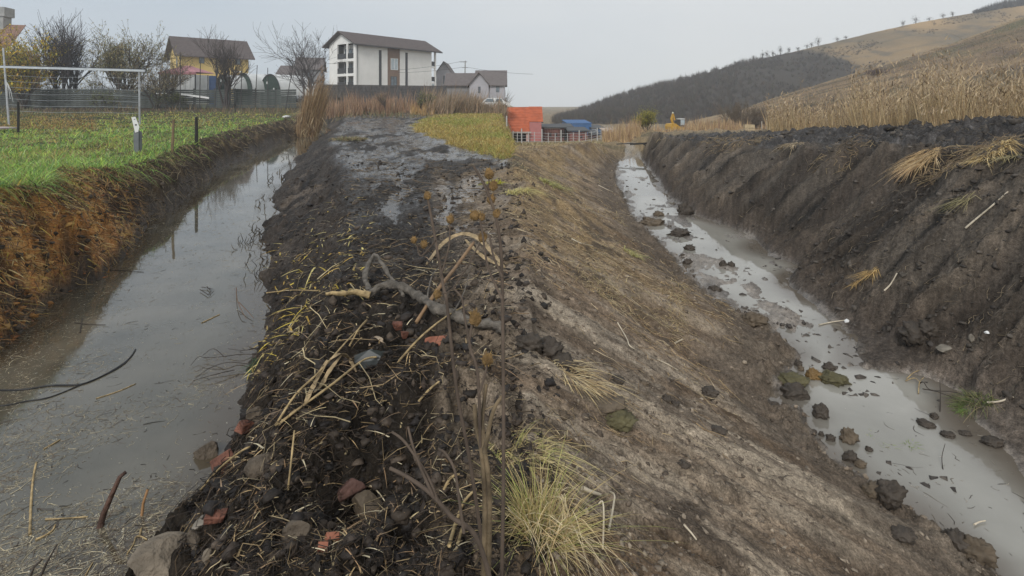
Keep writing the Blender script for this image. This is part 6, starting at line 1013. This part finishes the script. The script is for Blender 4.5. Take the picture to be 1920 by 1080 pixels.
stalk('cable', 'upper black cable floating in from the left edge', 'cable', [(-120, 728), (0, 733), (50, 731), (95, 724), (150, 722), (190, 707), (228, 685), (245, 670), (254, 656)], .0075, .0065, M_cable, .006, ZL, 8); stalk('cable', 'lower thinner cable joining the upper one', 'cable', [(-120, 772), (0, 762), (50, 753), (95, 745), (160, 719), (205, 700), (232, 684), (243, 672)], .0055, .0055, M_cable, .004, ZL, 8)
def wstick(label, pts, r0, r1, m, name='stick'):   # (u, v, height above the water)
    P = []; b = wat(pts[0][0], pts[0][1], ZL)
    for u, v, h in pts: P.append((b.x + (u - pts[0][0]) / F * b.y, b.y + .02 * len(P), ZL + h))
    V, Q, T = tubes([(np.array(P), np.linspace(r0, r1, len(P)))], 7); return npobj(name, V, [Q, T], m, None, True, label=label, cat='stick')
wstick('thick rotten stick poking up out of the canal water', [(182, 990, -.05), (190, 965, .07), (200, 935, .16), (210, 910, .245), (217, 906, .26)], .018, .010, M_rot); wstick('thin broken stick standing in the water right of the thick one', [(265, 968, -.02), (264, 945, .06), (268, 922, .125)], .008, .007, mat('orange_stick', (.26, .14, .06), .7, .3, 10)); wstick('dark reed stub rising from the water at the bottom left', [(68, 1082, -.05), (80, 1062, .05), (94, 1037, .13)], .007, .004, M_twig); wstick('second dark stub at the bottom left corner', [(46, 1084, -.05), (58, 1068, .04), (66, 1060, .06)], .006, .004, M_twig)
for lb, uv, r in [('long yellow reed stalk floating upright at the left edge', [(56, 1004), (58, 950), (62, 900), (68, 868)], .007), ('short yellow stalk floating at the top of the long one', [(82, 843), (98, 834), (113, 825)], .005), ('bent pale stalk floating above the bottom left stubs', [(66, 1014), (85, 1005), (98, 996), (104, 985)], .006), ('thin pale stalk floating at the bottom of the canal', [(160, 1080), (168, 1066), (174, 1056)], .004), ('yellow stalk floating left of the muddy slab', [(262, 1006), (264, 996), (266, 990)], .006), ('white crooked root floating beside the slab', [(238, 1040), (250, 1022), (255, 1008), (264, 1007), (276, 1013)], .004), ('pale stalk floating right below the dark twig pile', [(378, 606), (395, 598), (412, 590)], .006), ('thin pale stalk floating below the cables', [(180, 748), (220, 735), (255, 720)], .004), ('pale horizontal stalk floating left of the thick stick', [(85, 975), (120, 973), (165, 970)], .004)]: stalk('floating_stalk', lb, 'stalk', uv, r, r * .8, M_stalk, .004, ZL, group='stalks floating in the left canal')
def twigs(label, paths, r, lift=.02, water=None, m=None, name='twig_pile'):
    o = thing(name, label, 'twigs', (0, 0, 0))
    for uv in paths: stalk('twig', None, None, uv, r, r * .5, m or M_twig, lift, water, 5, parent=o)
    return o
twigs('dark branching twigs reaching from the mud into the canal', [[(480, 672, .03), (450, 676, .05), (420, 682, .06), (388, 681, .05), (372, 678, .04), (358, 690, .02)], [(470, 690, .03), (430, 692, .06), (395, 700, .05), (365, 718, .03)], [(480, 660, .03), (455, 668, .05), (428, 664, .05)], [(420, 682, .06), (400, 670, .08), (380, 676, .04)], [(440, 700, .03), (400, 712, .04), (362, 719, .02)]], .004, ZL and .03)
twigs('small pile of dark twigs floating in the middle canal', [[(375, 546), (385, 552), (392, 556), (402, 548)], [(378, 541), (390, 543), (400, 545)], [(388, 540), (395, 550), (388, 556)]], .005, .02, ZL); twigs('bent reddish twig leaning at the mud edge', [[(443, 540, .0), (445, 570, .05), (452, 590, .06), (462, 602, .02)], [(448, 575, .05), (462, 588, .04), (476, 600, .02)]], .005, .02, ZL, mat('reddish_twig', (.17, .10, .06), .7, .2, 8)); twigs('low dark twigs floating at the left bank', [[(205, 507), (235, 508), (270, 511)], [(140, 606), (165, 609), (198, 610)], [(150, 625), (152, 610), (155, 596)]], .005, .006, ZL)
twigs('dark bent twigs standing in the pool by the green clump', [[(1725, 722, .02), (1732, 735, .10), (1745, 742, .06), (1790, 750, .08), (1830, 756, .05)], [(1762, 776, -.02), (1763, 755, .07), (1762, 738, .14)], [(1730, 740, .06), (1760, 752, .09), (1800, 762, .06)]], .006, .02, ZR_); twigs('tangled brown weeds sticking out at the pool head', [[(1698, 716), (1715, 714, .03), (1726, 722, .02)], [(1722, 740), (1724, 728, .06), (1732, 722, .08)], [(1700, 712, .01), (1712, 708, .05), (1724, 706, .07)]], .006, .01, ZR_, M_stalk); twigs('single thin twig standing in the lower pool', [[(1768, 880), (1766, 866, .04), (1772, 852, .09)]], .004, .0, ZR_)
for lb, uv, r in [('pale straight stick on the middle of the brown slope', [(1233, 677), (1252, 687), (1272, 698)], .006), ('pale curved root on the brown slope', [(1158, 608), (1168, 625), (1176, 640), (1180, 652), (1190, 658)], .006), ('pale stick lying high on the brown slope', [(1122, 348), (1138, 356), (1150, 361)], .012), ('second pale stick on the straw of the slope', [(1072, 450), (1090, 458), (1112, 464)], .009), ('white chewed stick low on the smeared slope', [(1092, 920), (1108, 928), (1126, 936)], .010), ('pale hooked stalk below the white stick', [(1142, 998, .01), (1150, 975, .06), (1152, 958, .07), (1144, 950, .05)], .005), ('thin upright pale stalk beside the big tuft', [(1130, 1040, .02), (1132, 1010, .08), (1130, 990, .10), (1122, 988, .09)], .004), ('yellow stalk lying near the bottom of the slope', [(1282, 990), (1296, 1004), (1306, 1020)], .005), ('small pale stick above the pool shore', [(1266, 646), (1275, 642), (1280, 640)], .009), ('pale wooden stick at the foot of the dark bank', [(1535, 612), (1560, 606), (1586, 603)], .008), ('grey stick lying on the lower dark bank', [(1658, 552), (1670, 540), (1682, 522)], .010), ('long pale root running down the upper dark bank', [(1810, 432), (1835, 410), (1862, 390), (1890, 362)], .012), ('white stick floating in the lower pool', [(1826, 988), (1836, 984), (1848, 980)], .006), ('pale orange stick at the green clump', [(1852, 758), (1875, 755), (1900, 752)], .010)]: stalk('stick', lb, 'stick', uv, r, r * .7, mat('bleached_stick', (.52, .45, .34), .7, .25, 12) if 'bleached_stick' not in bpy.data.materials else bpy.data.materials['bleached_stick'], .012, group='pale sticks on the right ditch banks')

# ------------------------------------------------------------------ dry weeds in the foreground
M_weed = mat('dry_weed_stem', (.085, .062, .045), .8, .3, 14); M_head = mat('seed_head', (.19, .115, .045), .9, .45, 30, .8, 90); M_thick = mat('pale_weed_stem', (.13, .095, .055), .8, .6, 14, .5, 40)
def weed(label, d, stems, heads, m=None):
    b = stems[0][0][0]; o = thing('dry_weed', label, 'weed', (0, 0, 0))
    for uv, r in stems:
        P = [np.array(at(u, v, d + .03 * k)) for k, (u, v) in enumerate(uv)]
        if uv[0][1] > 1060: P[0][2] = gz(P[0][0], P[0][1]) - .03
        P = np.array(P); Q_ = []
        for i in range(len(P) - 1):
            a, b_, c, e = P[max(i - 1, 0)], P[i], P[i + 1], P[min(i + 2, len(P) - 1)]
            for t in np.linspace(0, 1, 5, endpoint=False): Q_.append(.5 * (2 * b_ + (c - a) * t + (2 * a - 5 * b_ + 4 * c - e) * t * t + (3 * b_ - a - 3 * c + e) * t ** 3))
        Q_.append(P[-1]); V, Q, T = tubes([(np.array(Q_), np.linspace(r, r * .6, len(Q_)) + .001)], 7); npobj('stem', V, [Q, T], m or M_weed, None, True, parent=o)
    for k, (u, v, s) in enumerate(heads):
        best = min(((uu - u) ** 2 + (vv - v) ** 2, uu, vv, d + .03 * kk, r_) for uv, r_ in stems for kk, (uu, vv) in enumerate(uv)); dd = best[3]
        p = np.array(at(u, v, dd)); rr = s / F * dd * .5; q0 = np.array(at(best[1], best[2], dd))
        if best[0] > 16: V, Q, T = tubes([(np.array([q0, q0 * .5 + p * .5 + [.004, 0, -.006], p]), np.array([.0028, .0024, .002]))], 5); npobj('stem', V, [Q, T], m or M_weed, None, True, parent=o)
        V, T = lump(3, rr, rr, rr * 1.15, k + 3, .25); h_ = npobj('seed_head', V + p, [T], M_head, None, True, parent=o)
        n = 46; P = R.normal(0, 1, (n, 3)); P /= np.linalg.norm(P, axis=1, keepdims=True); V, Fa, C = blades(p + P * rr * .8, P * rr * .9 + [0, 0, rr * .3], np.full(n, rr * .22), pick([(.24, .15, .055), (.15, .095, .045), (.34, .22, .07)], n), seg=2, droop=.1); npobj('bracts', V, Fa, M_straw, C, parent=h_)
    return o
weed('tall dry weed with brown seed heads nearest the right edge of the track', 1.62, [([(938, 1100), (944, 900), (943, 640), (940, 480), (930, 410), (912, 355), (888, 312)], .0055), ([(942, 520), (925, 480), (918, 440)], .003), ([(941, 560), (915, 500), (905, 440), (898, 405)], .003)], [(917, 326, 17), (925, 348, 16), (921, 374, 16), (931, 400, 14), (890, 404, 18), (903, 407, 14)])
weed('dry weed with one seed head on a thin leaning stem', 1.75, [([(920, 1120), (900, 990), (880, 858), (856, 728), (838, 570), (832, 540), (820, 470), (812, 425), (802, 372)], .006), ([(826, 520), (842, 460), (843, 415)], .0025), ([(818, 450), (790, 480), (783, 462)], .002)], [(801, 367, 13), (844, 411, 14), (795, 458, 13), (776, 450, 11)])
weed('dry weed with orange seed heads and dark forked stems', 1.7, [([(905, 1120), (914, 950), (902, 850), (896, 704), (882, 656), (880, 640), (886, 603)], .0055), ([(898, 740), (910, 700), (914, 676)], .003), ([(884, 660), (872, 600), (866, 560), (850, 540)], .003)], [(891, 597, 22), (914, 674, 20), (820, 552, 15), (905, 445, 16)])
weed('dark branching weed stems low in the foreground', 1.55, [([(952, 1100), (900, 1022), (847, 969), (808, 926), (765, 895), (731, 878)], .007), ([(812, 930), (790, 880), (775, 840), (765, 800)], .004), ([(820, 940), (800, 890), (760, 830), (735, 810)], .004), ([(870, 1000), (860, 930), (852, 880), (835, 850), (822, 842)], .004)], [])
weed('thick pale weed stump with peeling bark', 1.7, [([(906, 1130), (910, 960), (904, 850), (893, 800), (890, 758)], .010), ([(914, 1130), (918, 930), (907, 830), (905, 780), (912, 720)], .008), ([(908, 850), (925, 770), (948, 735)], .007)], [], M_thick)
for lb, uv in [('dry branched stem leaning in the meadow before the white marker', [(150, 256), (160, 236), (170, 222)]), ('dry stem in the meadow left of the brown stake', [(192, 262), (178, 240), (160, 228)])]: pass

# ------------------------------------------------------------------ air
hz = MB(); hz.box(-850, 850, -12, 660, EYE - 16, EYE + 78); hz = hz.build('haze', M_plastic, kind='stuff'); hz.data.materials.clear(); hm = bpy.data.materials.new('haze'); hm.use_nodes = True; hn = hm.node_tree; hn.nodes.clear(); ho = hn.nodes.new('ShaderNodeOutputMaterial'); hp = hn.nodes.new('ShaderNodeVolumePrincipled'); hp.inputs['Density'].default_value = .0009; hp.inputs['Color'].default_value = (.93, .96, 1, 1); hn.links.new(hp.outputs[0], ho.inputs['Volume']); hz.data.materials.append(hm)
